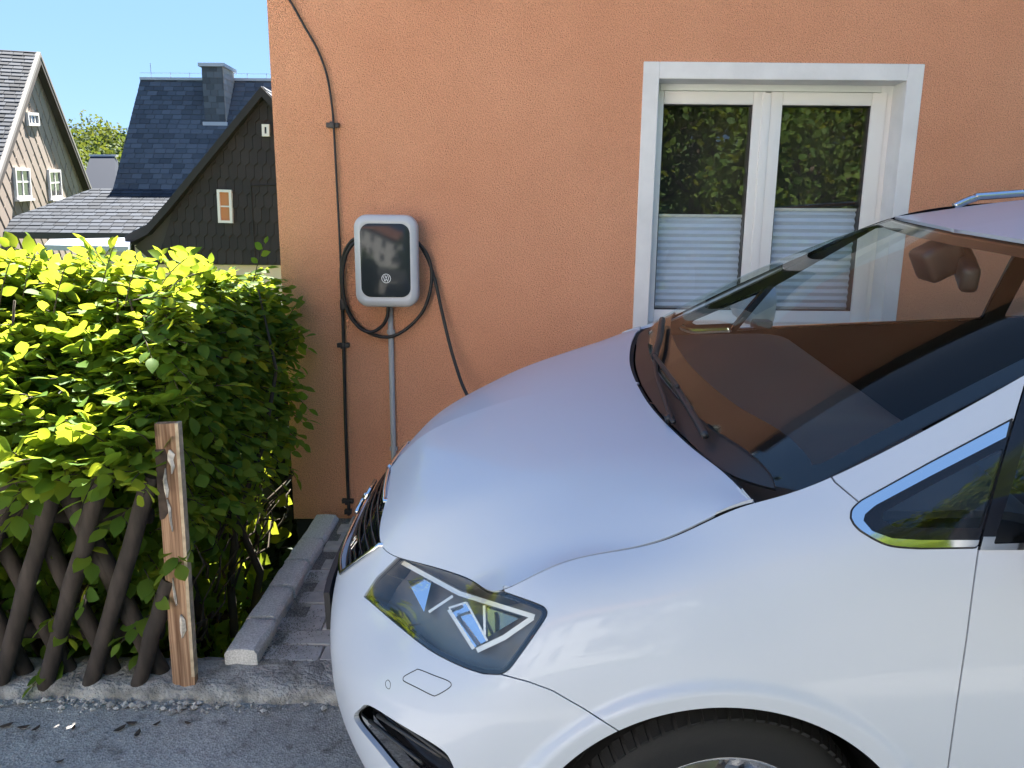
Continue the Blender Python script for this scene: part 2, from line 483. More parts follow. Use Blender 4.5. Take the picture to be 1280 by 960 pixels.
# wheel-arch lip: a flat band round the opening
ARC = np.array([.93, .335])
def arch_band(V, x0):
    r = np.hypot(V[:, 0] - x0, V[:, 2] - ARC[1])
    k = np.clip((r - .435) / .022, 0, 1); k = k * k * (3 - 2 * k)
    low = np.clip((r - .385) / .05, 0, 1)
    flat = -.957 - .004 * low + np.clip(V[:, 2] - .60, 0, 1) * .05
    V = V.copy(); side = (V[:, 1] < -.80) & (np.abs(V[:, 0] - x0) < .5)
    V[side, 1] = np.where(k[side] < 1, np.minimum(V[side, 1] , V[side, 1] * k[side] + np.minimum(V[side, 1], flat[side]) * (1 - k[side])), V[side, 1])
    return V
side_S.V = arch_band(side_S.V, .93)
WB = 2.92
G_hood = patch(HOOD, .012, .012)
def match_edge(G, target, axis):
    """slide one boundary of a grid onto a target polyline, fading into the surface"""
    def arc(P):
        d = np.concatenate([[0], np.cumsum(np.linalg.norm(np.diff(P, axis=0), axis=1))]); return d / d[-1]
    E = G[0] if axis == 0 else G[:, -1]
    ta, ea = arc(target), arc(E)
    T_ = np.stack([np.interp(ea, ta, target[:, k]) for k in range(3)], -1)
    D = T_ - E; G = G.copy()
    if axis == 0:
        dist = np.linalg.norm(G - G[0][None], axis=-1); w = np.clip(1 - dist / .16, 0, 1); w = w * w * (3 - 2 * w); G += w[..., None] * D[None]
    else:
        dist = np.linalg.norm(G - G[:, -1][:, None], axis=-1); w = np.clip(1 - dist / .16, 0, 1); w = w * w * (3 - 2 * w); G += w[..., None] * D[:, None]
    return G
top_row = G_side[-1]
near_i_ = lambda p: int(np.argmin(np.linalg.norm(top_row - np.array(p) * [1, -1, 1], axis=1)))
i5, i9 = near_i_((.507, .772, .868)), near_i_((.993, .775, 1.092))
G_hood = match_edge(G_hood, top_row[:i5 + 1], 0)
G_hood = match_edge(G_hood, top_row[i5:i9 + 1], 1)
hood_S = Surf.grid(G_hood)
ws_S = Surf.grid(patch(WS, .02, .02))
roof_S = Surf.grid(patch(ROOF, .03, .03))
def orient(S, ref):
    n = S.normals().mean(0)
    return S if n @ np.array(ref) > 0 else S.flip()
side_S = orient(side_S, (0, -1, .2)); hood_S = orient(hood_S, (-.3, 0, 1)); ws_S = orient(ws_S, (-.5, 0, 1)); roof_S = orient(roof_S, (0, 0, 1))

G = 1.1      # half panel gap in photo pixels
# openings
arch = lambda x0: (lambda V: np.where(V[:, 1] < -.6, np.hypot(V[:, 0] - x0, V[:, 2] - ARC[1]) - .404, 1.0))
S, _ = side_S.cut(arch(.93)); S, _ = S.cut(arch(.93 + WB))
GRILLE = [(-.05, .805), (.30, .797), (.405, .768), (.315, .625), (-.05, .60)]
S, grille_S = S.cut(lambda V: np.where(V[:, 0] < 1, -frontf(GRILLE)(V), 1))
LOWER = [(-.05, .40), (.42, .40), (.36, .24), (-.05, .24)]
S, lower_S = S.cut(lambda V: np.where(V[:, 0] < 1, -frontf(LOWER)(V), 1))
FOG = spline([(443, 900), (450, 886), (462, 882), (500, 905), (545, 932), (563, 950), (574, 990), (556, 1010), (505, 975), (470, 935)], 6, True)
S, fog_S = S.cut(lambda V: np.where((V[:, 0] < .6) & (V[:, 2] < .6) & (V[:, 1] < -.40), -pixf(FOG)(V), 50))
LAMP = [(454, 746), (470, 722), (497, 696)] + [(530, 680), (600, 700), (624, 714), (631, 739.5)] + spline([(650, 746), (672, 754), (682, 760), (684, 769), (674, 786), (650, 820), (636, 838), (624, 844)], 5) + spline([(604, 843), (575, 833), (535, 812), (492, 778), (462, 752)], 5)
S0 = S
lampside = lambda V: (V[:, 0] < .8) & (V[:, 2] > .5)
S, lamp_S = S0.cut(lambda V: np.where(lampside(V), -pixf(LAMP)(V), 50))
_, lamp_S = lamp_S.cut(lambda V: -pixf(LAMP, 1.2)(V))
# glazing in the side: quarter window + door windows
QWIN = spline([(1062, 648), (1064, 636), (1075, 625)], 5) + [(1160, 578), (1268, 521), (1246, 600), (1223, 686)] + spline([(1150, 687), (1110, 683), (1078, 667), (1066, 656)], 5)
S, qw_S = S.cut(lambda V: -pixf(QWIN)(V))
DWIN = [(1.395, 1.045), (1.49, 1.245), (1.80, 1.47), (2.36, 1.53), (2.36, 1.095)]
DWIN2 = [(2.44, 1.10), (2.44, 1.535), (3.32, 1.54), (3.32, 1.125)]
DWIN3 = [(3.42, 1.13), (3.42, 1.54), (4.12, 1.48), (4.2, 1.17)]
dws = []
for dw in (DWIN, DWIN2, DWIN3):
    S, a = S.cut(lambda V, dw=dw: np.where(V[:, 0] < 4.35, -sidef(dw)(V), 1)); dws.append(a)
# panel splits
BUMP = [(575, 690), (600, 790), (626, 843), (660, 852), (690, 863), (730, 886), (772, 913), (860, 975), (900, 3000), (-5000, 3000), (-5000, -2000), (520, -2000)]
bf = lambda V: np.where(V[:, 0] < 1.2, pixf(BUMP)(V), -50)
bumper_S, _ = S.cut(lambda V: bf(V) - G * .8); _, rest = S.cut(lambda V: bf(V) + G * .8)
# door: between front seam and rear seam, below belt
DOOR_SEAM = [(1246, 600), (1223, 687), (1217, 730), (1208, 800), (1196, 880), (1185, 960), (1172, 1060), (1160, 1160), (1160, 4000), (9000, 4000), (9000, -3000), (1330, -3000), (1290, 450)]
df = pixf(DOOR_SEAM)
fender_S, _ = rest.cut(lambda V: -df(V) - G); door_all, _ = rest.cut(lambda V: df(V) - G)
APIL = [(1036, 590), (1043, 602), (1074, 628), (1110, 660), (1400, 560), (1400, -400), (1000, 300)]
apf = lambda V: np.where((V[:, 2] > .95) & (V[:, 0] < 1.6), pixf(APIL)(V), -50)
apil_S, _ = fender_S.cut(lambda V: apf(V) - G); _, fender_S = fender_S.cut(lambda V: apf(V) + G)
upf = lambda V: V[:, 2] - (1.035 + .03 * (V[:, 0] - 1.4))
frame_S, door_low = door_all.cut(upf)
x_at = lambda x0: (lambda V: x0 - V[:, 0])
door1, r_ = door_low.cut(x_at(2.40)); _, r_ = r_.cut(x_at(2.405)); door2, r_ = r_.cut(x_at(3.36)); _, quarter_S = r_.cut(x_at(3.365))

bumper = None
def both(name, S_, m, flange=.012, one=False, parent=None, label=None):
    """a part on the near side and its mirror twin"""
    a = S_.make(name, m, parent or car, flange)
    if label: a['label'] = label
    if one: return a, None
    b = S_.mirror().make(name, m, parent or car, flange)
    if label: b['label'] = label
    return a, b
bumper_full = bumper_S.join(bumper_S.mirror())
bumper = bumper_S.make('front_bumper', M_PAINT, car, .012, mirror=True)
both('front_wing', fender_S, M_PAINT)
both('windscreen_pillar', apil_S, M_PAINT)
front_doors = both('front_door', door1, M_PAINT)
both('rear_door', door2, M_PAINT)
both('rear_quarter_panel', quarter_S, M_PAINT)
both('window_surround', frame_S, M_GBLACK)
# bonnet, shrunk slightly so that a gap shows
hV = hood_S.V.copy()
bonnet = Surf(hV, hood_S.F)
def rim(S_, d, tight=()):
    """pull the boundary verts off the centre line inwards by d along the surface"""
    V = S_.V.copy(); bd = S_.boundary(); N = {}
    adj = {}
    for q in S_.F:
        c = S_.V[list(q)].mean(0)
        for i in q: adj.setdefault(i, []).append(c)
    for a, b in bd:
        for i in (a, b):
            if abs(S_.V[i, 1]) < 1e-4: continue
            w = np.mean(adj[i], 0) - S_.V[i]; V[i] = S_.V[i] + w / np.linalg.norm(w) * (.002 if tight and tuple(np.round(S_.V[i], 6)) in tight else d)
    return Surf(V, S_.F)
lead = {tuple(np.round(p, 6)) for p in G_hood[0][:-2]}
bonnet = rim(bonnet, .0085, lead)
bonnet.make('bonnet', M_PAINT, car, .005, mirror=True)
roof_p = rim(roof_S, .003)
roof_p.make('roof', M_PAINT, car, .01, mirror=True)

# windscreen: cowl strip below, glass above, black printed border
cowl_x = lambda V: .881 + .214 * np.minimum(np.abs(V[:, 1]), .72) ** 2
glass_S, cowl_S = ws_S.cut(lambda V: V[:, 0] - (cowl_x(V) + .05))
glass_S = rim(glass_S, .003)
glass_o = glass_S.make('windscreen', M_GLASS, car, 0, mirror=True)
cowl_S.offset(.012).make('cowl_panel', M_BLACK, car, .01, mirror=True)
edge_in = glass_S.offset(.006)
yedge = lambda V: .772 - .103 * (V[:, 0] - 1.1) - .032 * (V[:, 0] - 1.1) ** 2 - np.abs(V[:, 1])
inner_f = lambda V: np.minimum(np.minimum(yedge(V) - .035, 1.704 + .334 * V[:, 1] ** 2 - V[:, 0] - .045), V[:, 0] - cowl_x(V) - .125)
_, border_S = edge_in.cut(inner_f)
border_S.make('windscreen_border', M_GBLACK, glass_o, 0, mirror=True)
# ---- ray helpers on the body surface
def bvh_of(S_): return BVHTree.FromPolygons([tuple(p) for p in S_.V], S_.F)
BV_SIDE = bvh_of(side_S); BV_WS = bvh_of(ws_S.join(ws_S.mirror())); BV_HOOD = bvh_of(hood_S)
def lray(u, v): return Vector(RX.T @ ray(u, v)).normalized()
def pix_hit(bv, u, v, off=0.0):
    p, n, i, d = bv.ray_cast(Vector(CAM_L), lray(u, v))
    if p is None: return None
    if n.dot(lray(u, v)) > 0: n = -n
    return p + n * off
def front_hit(y, z, off=0.0):
    p, n, i, d = BV_SIDE.ray_cast(Vector((-1, -abs(y) - 1e-4, z)), Vector((1, 0, 0)))
    if p is None: return None
    if n.x > 0: n = -n
    q = p + n * off
    return Vector((q.x, q.y if y <= 0 else -q.y, q.z))

# ---- inner shells: black sheets standing in for the shade behind every gap
S.offset(.018).make('inner_shell', M_VOID, car, 0, mirror=True)
rim(hood_S, -.004).offset(.009).make('bonnet_underside', M_VOID, car, 0, mirror=True)
roof_S.offset(.03).make('roof_lining', mat('headlining', (0.10, 0.10, 0.105), rough=.9), car, 0, mirror=True)
# wheel housings
for sgn in (-1, 1):
    for x0 in (.93, .93 + WB):
        m_ = MB(); n = 28
        V = []
        for yy in (.945, .86, .70, .55):
            rr = .412 if yy < .9 else .399
            for k in range(n + 1):
                a = math.radians(-20 + 220 * k / n); V.append((x0 + rr * math.cos(a), sgn * yy, .335 + rr * math.sin(a)))
        m_.add(V, [(j * (n + 1) + k, j * (n + 1) + k + 1, (j + 1) * (n + 1) + k + 1, (j + 1) * (n + 1) + k) for j in range(3) for k in range(n)])
        m_.build('wheel_housing', M_VOID, car, True)

# ---- wheels
def wheel(x0, sgn, steer):
    w = bpy.data.objects.new('wheel', None); link(w, car); w.location = (x0, sgn * .788, .338); w.rotation_euler = (0, 0, steer)
    R_, hw = .334, .108
    prof = [(.222, -hw + .012), (.235, -hw), (.275, -hw - .008), (.305, -hw - .004), (.322, -hw + .008), (.330, -hw + .022), (R_, -hw + .036)]
    ribs = []
    for k in range(5):
        z0 = -.072 + k * .0288; ribs += [(R_, z0 + .002), (R_ + .0005, z0 + .0265), (R_ - .007, z0 + .0265), (R_ - .007, z0 + .0300)] if k < 4 else [(R_, z0 + .002), (R_, z0 + .0265)]
    prof = prof + ribs[1:] + [(r, -z) for r, z in reversed(prof[:-1])]
    Mx = Matrix.Rotation(math.radians(90), 3, 'X')
    nseg = 96
    tyre = MB().lathe(prof, nseg, Mx)
    # sipes on the shoulders: short dark-cut lateral grooves as raised lugs
    for k in range(76):
        a = 2 * math.pi * k / 76
        for s_ in (-1, 1):
            for (r0, h0, r1, h1, wd) in ((.3335, .074, .3215, .1045, .009),):
                c0 = Mx @ Vector((r0 * math.cos(a), r0 * math.sin(a), s_ * h0)); c1 = Mx @ Vector((r1 * math.cos(a + .012), r1 * math.sin(a + .012), s_ * h1))
                t = (Mx @ Vector((-math.sin(a), math.cos(a), 0))) * wd
                rad = (Mx @ Vector((math.cos(a), math.sin(a), s_ * .25))).normalized() * .0035
                q = [c0 - t + rad, c0 + t + rad, c1 + t + rad, c1 - t + rad]
                b_ = [p - rad * 2.2 for p in q]
                tyre.add([tuple(p) for p in q + b_], [(0, 1, 2, 3), (0, 4, 5, 1), (1, 5, 6, 2), (2, 6, 7, 3), (3, 7, 4, 0)])
    ty = tyre.build('tyre', M_RUB, w, True)
    try: ty.data.set_sharp_from_angle(angle=math.radians(30))
    except Exception: pass
    o_ = 1 if sgn > 0 else -1
    rim_p = [(.150, .02), (.200, .03), (.214, .085), (.220, .098), (.229, .102), (.231, .096), (.222, .088), (.214, .02), (.214, -.10)]
    rm = MB().lathe([(r, -o_ * h) for r, h in rim_p], 64, Mx)
    ri = rm.build('rim', M_ALU, w, True)
    for k in range(10):
        a = 2 * math.pi * k / 10 + .1
        d = Vector((math.cos(a), 0, math.sin(a))); t = Vector((-math.sin(a), 0, math.cos(a)))
        pts = [(.03, .030, .060), (.12, .018, .066), (.19, .015, .080), (.222, .020, .094)]
        V = []
        for r_, wd, h in pts:
            V += [tuple(d * r_ - t * wd + Vector((0, o_ * h, 0))), tuple(d * r_ + t * wd + Vector((0, o_ * h, 0))), tuple(d * r_ + t * wd + Vector((0, o_ * (h - .025), 0))), tuple(d * r_ - t * wd + Vector((0, o_ * (h - .025), 0)))]
        Fc = [(j * 4 + i, j * 4 + (i + 1) % 4, (j + 1) * 4 + (i + 1) % 4, (j + 1) * 4 + i) for j in range(3) for i in range(4)]
        MB().add(V, Fc).build('spoke', M_ALU, ri, bevel=.003)
    MB().lathe([(0, -o_ * .072), (.03, -o_ * .070), (.036, -o_ * .055)], 24, Mx).build('hub_cap', M_ALU, ri, True)
    MB().lathe([(.0, -o_ * .0), (.155, -o_ * .0), (.155, o_ * .02)], 40, Mx).build('brake_disc', mat('brake_steel', (0.28, 0.27, 0.26), rough=.4, metal=1), w, True)
for x0 in (.93, .93 + WB):
    for sgn in (-1, 1): wheel(x0, sgn, math.radians(7) if x0 < 2 else 0)
MB().tube([(.93, -.7, .33), (.93, .7, .33)], .04, 8).tube([(.93 + WB, -.7, .33), (.93 + WB, .7, .33)], .05, 8).box((.5, -.55, .18), (4.4, .55, .24)).build('underbody', M_VOID, car)

# ---- head lamps
def lamp(S_):
    lens = S_.make('headlight', M_LENS, car, 0); return lens
bowl = lamp_S.offset(.070)
bd = lamp_S.boundary(); mp = {}
V = [tuple(p) for p in lamp_S.offset(.003).V] + [tuple(p) for p in bowl.V]; n = len(lamp_S.V)
Fc = [tuple(i + n for i in q) for q in lamp_S.F] + [(b, a, a + n, b + n) for a, b in bd]
bowl_S = Surf(np.array(V), Fc)
M_BOWL = mat('lamp_bowl', (0.24, 0.215, 0.185), rough=.35, metal=.4)
M_DRL = mat('light_guide', (0.74, 0.73, 0.66), rough=.15, coat=1.0)
_, bez_S = lamp_S.offset(.010).cut(lambda V: pixf(LAMP, 5.5)(V))
rim_S, _ = lamp_S.offset(.016).cut(lambda V: pixf(LAMP, 4.5)(V)); _, rim_S = rim_S.cut(lambda V: pixf(LAMP, 7.0)(V))
mid_l = lamp_S.offset(.028); BV_MID = bvh_of(side_S.offset(.026)); BV_DEEP = bvh_of(side_S.offset(.045))
def px_strip(bv, pts, wpx, depth=.006):
    """flat ribbon following traced pixels on a surface behind the lens"""
    P = [np.array(p, float) for p in pts]; rows = []
    for i, p in enumerate(P):
        d = P[min(i + 1, len(P) - 1)] - P[max(i - 1, 0)]; d /= np.linalg.norm(d); nn = np.array([-d[1], d[0]]) * wpx / 2
        a, b = pix_hit(bv, *(p + nn)), pix_hit(bv, *(p - nn))
        if a is None or b is None: continue
        rows.append((a, b))
    V, Fc = [], []
    for a, b in rows:
        k = lray(600, 770) * depth
        V += [a, b, b + k, a + k]
    for j in range(len(rows) - 1):
        for i in range(4): Fc.append((j * 4 + i, j * 4 + (i + 1) % 4, (j + 1) * 4 + (i + 1) % 4, (j + 1) * 4 + i))
    Fc += [(3, 2, 1, 0), tuple((len(rows) - 1) * 4 + i for i in range(4))]
    return V, Fc
def seg(a, b, n=8): return [(a[0] + (b[0] - a[0]) * t, a[1] + (b[1] - a[1]) * t) for t in np.linspace(0, 1, n)]
guides = [(seg((503, 703), (567, 738)) + seg((575, 742), (668, 771)), 6.0), (seg((666, 772), (640, 790)) + seg((630, 797), (596, 813)), 6.5), (seg((592, 811), (561, 762)), 4.5), (seg((536, 765), (566, 745)), 3.2)]
guide_g = [px_strip(BV_MID, p, w) for p, w in guides]
proj_g = px_strip(BV_DEEP, seg((573, 759), (599, 806)), 21, .02)
pane_g = px_strip(BV_MID, seg((605, 757), (606, 794)), 3)
def px_poly(bv, pts, depth=.012):
    P = [pix_hit(bv, u, v) for u, v in pts]; k = lray(600, 770) * depth; n = len(P)
    return P + [p + k for p in P], [tuple(range(n)), tuple(range(2 * n - 1, n - 1, -1))] + [(i, i + n, (i + 1) % n + n, (i + 1) % n) for i in range(n)]
tri_g = px_poly(BV_DEEP, [(509, 725), (540, 724), (530, 765)])
tri2_g = px_poly(BV_DEEP, [(609, 758), (652, 771), (610, 796)])
frame_g = [px_strip(BV_MID, seg((583, 753), (609, 801)), 2.6), px_strip(BV_MID, seg((561, 760), (583, 753)), 2.6)]
for sgn in (-1, 1):
    S_ = lamp_S if sgn < 0 else lamp_S.mirror()
    lens = S_.make('headlight', M_LENS, car, 0)
    b_ = bowl_S if sgn < 0 else bowl_S.mirror()
    obj('lamp_bowl', b_.V, b_.F, M_BOWL, lens, True)
    (bez_S if sgn < 0 else bez_S.mirror()).make('bezel', M_GBLACK, lens, 0)
    (rim_S if sgn < 0 else rim_S.mirror()).make('bezel_rim', MATS.get('bezel_grey') or mat('bezel_grey', (0.10, 0.10, 0.105), rough=.2, metal=.7), lens, 0)
    fl = lambda V: [(p[0], p[1] * (1 if sgn < 0 else -1), p[2]) for p in V]
    for V, Fc in guide_g: obj('light_guide', fl(V), Fc, M_DRL, lens)
    obj('projector', fl(proj_g[0]), proj_g[1], mat('projector_chrome', (0.65, 0.70, 0.78), rough=.08, metal=1), lens)
    obj('reflector', fl(tri_g[0]), tri_g[1], MATS['projector_chrome'], lens)
    obj('reflector', fl(tri2_g[0]), tri2_g[1], MATS.get('smoked_chrome') or mat('smoked_chrome', (0.30, 0.29, 0.26), rough=.12, metal=1), lens)
    for V, Fc in frame_g: obj('projector_frame', fl(V), Fc, M_DRL, lens)
    obj('light_guide', fl(pane_g[0]), pane_g[1], M_DRL, lens)

# ---- grille
gr = grille_S.offset(.035).make('grille', M_GBLACK, car, 0, mirror=True)
for z in np.arange(.625, .80, .0235):
    ymax = float(np.interp(z, [.60, .625, .768, .797, .805], [.30, .315, .405, .30, .25]))
    pts = [front_hit(y, z, -.012) for y in np.linspace(-ymax + .01, ymax - .01, 31)]
    pts = [p for p in pts if p]
    if len(pts) > 3: MB().tube(pts, .0045, 5).build('grille_bar', M_GBLACK, gr, True)
fr_pts = spline([(0, .798), (.20, .797), (.30, .793), (.385, .768), (.398, .758), (.36, .69), (.318, .632), (.29, .620), (.15, .606), (0, .604)], 6)
loop = [front_hit(-p[0], p[1], .004) for p in fr_pts]; loop = [p for p in loop if p]
full = loop + [Vector((p.x, -p.y, p.z)) for p in reversed(loop[1:-1])]
MB().tube(full + [full[0]], .0065, 8).build('chrome_frame', M_CHROME, gr, True)
# two-letter badge on the grille
bdg = MB()
def bstroke(m_, a, b, w=.004):
    P0, P1 = front_hit(-a[0], a[1], .006), front_hit(-b[0], b[1], .006)
    if P0 and P1: m_.tube([P0, P1], w / 2, 6)
by, bz = .285, .682
for a, b in (((0, 0), (0, .034)), ((0, .034), (-.020, .034)), ((0, .018), (-.016, .018)), ((-.027, 0), (-.027, .034)), ((-.027, .034), (-.044, .032)), ((-.044, .032), (-.044, .02)), ((-.044, .02), (-.027, .017)), ((-.034, .017), (-.046, 0))):
    bstroke(bdg, (by + a[0] * .7, bz + a[1] * .7), (by + b[0] * .7, bz + b[1] * .7))
bdg.build('badge', M_CHROME, gr)
# central emblem: stylised double S bar
es = MB()
for pts in ([(.045, .735), (-.02, .735), (-.045, .72), (-.02, .708)], [(.02, .70), (.045, .688), (.02, .672), (-.045, .672)]):
    P = [front_hit(y, z, .006) for y, z in pts]
    es.tube([p for p in P if p], .007, 6)
es.build('emblem', M_CHROME, gr, True)
li = lower_S.offset(.04).make('lower_intake', M_BLACK, car, 0, mirror=True)
for z in (.28, .32, .36):
    pts = [front_hit(y, z, -.015) for y in np.linspace(-.36, .36, 21)]
    MB().tube([p for p in pts if p], .006, 5).build('intake_bar', M_BLACK, li, True)
fog_S = largest(fog_S)
for S_ in (fog_S, fog_S.mirror()):
    o = tag(S_.offset(.045).make('fog_lamp_recess', M_GBLACK, car, 0), None)
for sgn in (-1, 1):
    for (u0, v0), (u1, v1) in (((452, 905), (520, 960)), ((462, 897), (545, 953)), ((474, 893), (560, 960))):
        a = [pix_hit(BV_SIDE, u0 + (u1 - u0) * t, v0 + (v1 - v0) * t, -.02) for t in np.linspace(0, 1, 6)]
        a = [Vector((p.x, p.y * (1 if sgn < 0 else -1), p.z)) for p in a if p]
        MB().tube(a, .005, 6).build('fog_recess_rib', M_BLACK, car, True)
# number plate holder
pl = MB(); ptsf = [front_hit(y, .475, .008) for y in np.linspace(-.265, .265, 13)]; V, Fc = [], []
for p in ptsf:
    V += [(p.x - .012, p.y, .415), (p.x - .012, p.y, .535), (p.x + .004, p.y, .535), (p.x + .004, p.y, .415)]
for j in range(12):
    for i in range(4): Fc.append((j * 4 + i, j * 4 + (i + 1) % 4, (j + 1) * 4 + (i + 1) % 4, (j + 1) * 4 + i))
Fc += [(3, 2, 1, 0), (48, 49, 50, 51)]
plh = pl.add(V, Fc).build('number_plate_holder', M_BLACK, car)
MB().add([(v[0] - .002, v[1] * .97, .423 if i % 2 == 0 else .527) for i, v in enumerate([V[k] for j in range(13) for k in (j * 4, j * 4 + 1)])], [(2 * j, 2 * j + 1, 2 * j + 3, 2 * j + 2) for j in range(12)]).build('plate', mat('plate_white', (0.75, 0.75, 0.72), rough=.4), plh)

# ---- washer flap and sensor seams: thin black tubes stand for shaded grooves
def dark_seam(px, r, name, closed=True, parent=None):
    P = spline(px, 5, closed)
    P = [pix_hit(BV_SIDE, p[0], p[1], -.0002) for p in P]; P = [p for p in P if p]
    if closed: P.append(P[0])
    for sgn in (1, -1):
        MB().tube([Vector((p.x, p.y * sgn, p.z)) for p in P], r, 5, cap=False).build(name, M_VOID, parent or car, True)
dark_seam([(504, 849), (506, 845), (519, 838), (524, 837), (542, 844), (560, 851), (564, 856), (560, 861), (546, 869), (540, 869), (522, 860), (506, 852)], .0011, 'washer_flap_seam', parent=bumper)
dark_seam([(482, 853), (485, 850), (488, 854), (487, 861), (483, 859)], .0009, 'parking_sensor_ring', parent=bumper)

# ---- side glazing
Q2 = [(1079, 651), (1081, 643), (1094, 632), (1165, 594), (1262, 544), (1246, 600), (1226, 675), (1150, 675), (1115, 673), (1090, 664)]
Q3 = [(1103, 648), (1106, 639), (1165, 606), (1256, 559), (1243, 610), (1227, 660), (1170, 660), (1118, 658)]
inner, chrome_q = qw_S.cut(pixf(Q2)); glassq, blackq = inner.cut(pixf(Q3))
chrome_keep, chrome_blk = chrome_q.cut(lambda V: -(lpix(V)[:, 0] - (1226 + (675 - lpix(V)[:, 1]) * .24)))
_, ch2 = chrome_keep.cut(lambda V: pixf(QWIN)(V) - 0); chs = chrome_keep.cut(pixf(QWIN, 2.5))
for sgn in (-1, 1):
    f = (lambda s_: s_) if sgn < 0 else (lambda s_: s_.mirror())
    qo = f(glassq.offset(.006)).make('quarter_window', M_SGLASS, car, 0)
    f(chs[0].offset(-.002)).make('chrome_trim', M_CHROME, qo, .008)
    f(chs[1].offset(.004)).make('window_seal', M_BLACK, qo, .0)
    f(blackq.offset(.004)).make('black_border', M_GBLACK, qo, 0)
    f(chrome_blk.offset(.003)).make('pillar_trim', M_BLACK, qo, 0)
    for d_, nm in zip(dws, ('front_door_window', 'rear_door_window', 'rear_side_window')):
        f(d_.offset(.008)).make(nm, M_SGLASS, car, 0)
ct, _ = frame_S.cut(lambda V: -(upf(V) - .022))
ct, _ = ct.cut(lambda V: V[:, 2] - 1.0)
for sgn in (-1, 1):
    (ct.offset(-.003) if sgn < 0 else ct.offset(-.003).mirror()).make('belt_trim', M_CHROME, car, .006)

# ---- wipers
def wiper(pts, r, off):
    P = [pix_hit(BV_WS, u, v, off) for u, v in pts]; return [p for p in P if p]
w1 = bpy.data.objects.new('wiper', None); link(w1, car)
MB().tube(wiper(spline([(831, 405), (828, 430), (823, 447), (822, 452)], 4), 0, .018), .011, 8).build('arm', M_BLACK, w1, True)
MB().tube(wiper(spline([(822, 451), (838, 472), (848, 486), (852, 492)], 4), 0, .022), .006, 6).build('arm', M_BLACK, w1, True)
MB().tube(wiper(spline([(845, 484), (860, 508), (872, 528), (885, 550)], 4), 0, .012), .0085, 6).build('blade', M_BLACK, w1, True)
w2 = bpy.data.objects.new('wiper', None); link(w2, car)
MB().tube(wiper(spline([(822, 453), (824, 473), (833, 500), (842, 527), (846, 533)], 4), 0, .014), .006, 6).build('arm', M_BLACK, w2, True)
MB().tube(wiper(spline([(838, 525), (852, 545), (872, 566), (897, 580)], 4), 0, .010), .012, 6).build('blade', M_BLACK, w2, True)

# ---- mirrors
for sgn in (-1, 1):
    mr = bpy.data.objects.new('door_mirror', None); link(mr, car)
    cx_, cy_, cz_ = 1.50, 1.035, 1.12
    rings = []
    for (x, sc_) in ((-.085, .35), (-.07, .70), (-.04, .93), (0, 1.0), (.045, 1.0), (.06, .96)):
        rings.append([(cx_ + x, sgn * (cy_ + y_ * sc_), cz_ + z_ * sc_) for y_, z_ in rrect(.23, .165, .06, 6)])
    loft(rings, 'housing', M_PAINT if sgn < 0 else M_PAINT, mr, cap0=True, cap1=False)
    g_ = [(cx_ + .052, sgn * (cy_ + y_ * .93), cz_ + z_ * .93) for y_, z_ in rrect(.23, .165, .06, 6)]
    obj('mirror_glass', g_, [tuple(range(len(g_)))], mat('mirror', (0.8, 0.8, 0.8), rough=.02, metal=1), mr)
    MB().box((cx_ - .03, min(sgn * .87, sgn * .96), cz_ - .09), (cx_ + .04, max(sgn * .87, sgn * .96), cz_ - .045)).build('stalk', M_BLACK, mr, bevel=.012)
# ---- roof rails
for sgn in (-1, 1):
    pts = [(2.06, .655, 1.540), (2.12, .652, 1.568), (2.2, .650, 1.580), (2.8, .65, 1.62), (3.6, .645, 1.622), (4.05, .63, 1.60), (4.12, .62, 1.575)]
    MB().tube(spline([(x, sgn * y, z) for x, y, z in pts], 6), .014, 8).build('roof_rail', M_ALU, car, True)

# ---- interior
M_DASH = mat('dashboard_plastic', (0.03, 0.03, 0.032), rough=.6, bump=.15, bscale=350, bdist=.001)
M_SEAT = mat('seat_cloth', (0.03, 0.03, 0.034), rough=.9)
dash_c = [[(.97, y, 1.035 + .0 * y), (1.15, y, 1.045), (1.35, y, 1.05 + (.03 if .2 < -y < .6 else 0)), (1.52, y, 1.045 + (.03 if .2 < -y < .6 else 0)), (1.60, y, .99), (1.60, y, .70)] for y in (-.76, -.58, -.38, -.18, 0, .2, .45, .76)]
dS = Surf.grid(patch(np.array(dash_c).transpose(1, 0, 2), .04, .03)); dS = orient(dS, (0, 0, 1))
ds_o = dS.make('dashboard', M_DASH, car, .02)
sw = bpy.data.objects.new('steering_wheel', None); link(sw, car); sw.location = (1.78, -.37, 1.0); sw.rotation_euler = (0, math.radians(-62), 0)
MB().tube([(.185 * math.cos(a), .185 * math.sin(a), 0) for a in np.linspace(0, 2 * math.pi, 33)], .015, 8, cap=False).build('rim', M_DASH, sw, True)
MB().lathe([(0, .03), (.05, .03), (.075, .01), (.075, -.03)], 20).box((-.012, -.18, -.008), (.012, .18, .008)).build('hub', M_DASH, sw, True)
MB().tube([(1.45, -.37, .86), (1.78, -.37, 1.0)], .04, 8).build('steering_column', M_DASH, car)
def seat(x, y, w=.5):
    st = bpy.data.objects.new('seat', None); link(st, car); st.location = (x, y, 0)
    for nm, rings in (('cushion', [(0, .36, .40), (0, .54, .48), (.1, .58, .50), (.45, .55, .50)]),):
        MB().box((-.1, -w / 2, .38), (.45, w / 2, .56)).build(nm, M_SEAT, st, bevel=.05, seg=3)
    MB().box((.42, -w / 2, .52), (.55, w / 2, 1.17), Matrix.Rotation(math.radians(14), 3, 'Y'), (.45, 0, .55)).build('backrest', M_SEAT, st, bevel=.05, seg=3)
    MB().box((.60, -.13, 1.20), (.70, .13, 1.38)).build('headrest', M_SEAT, st, bevel=.04, seg=3)
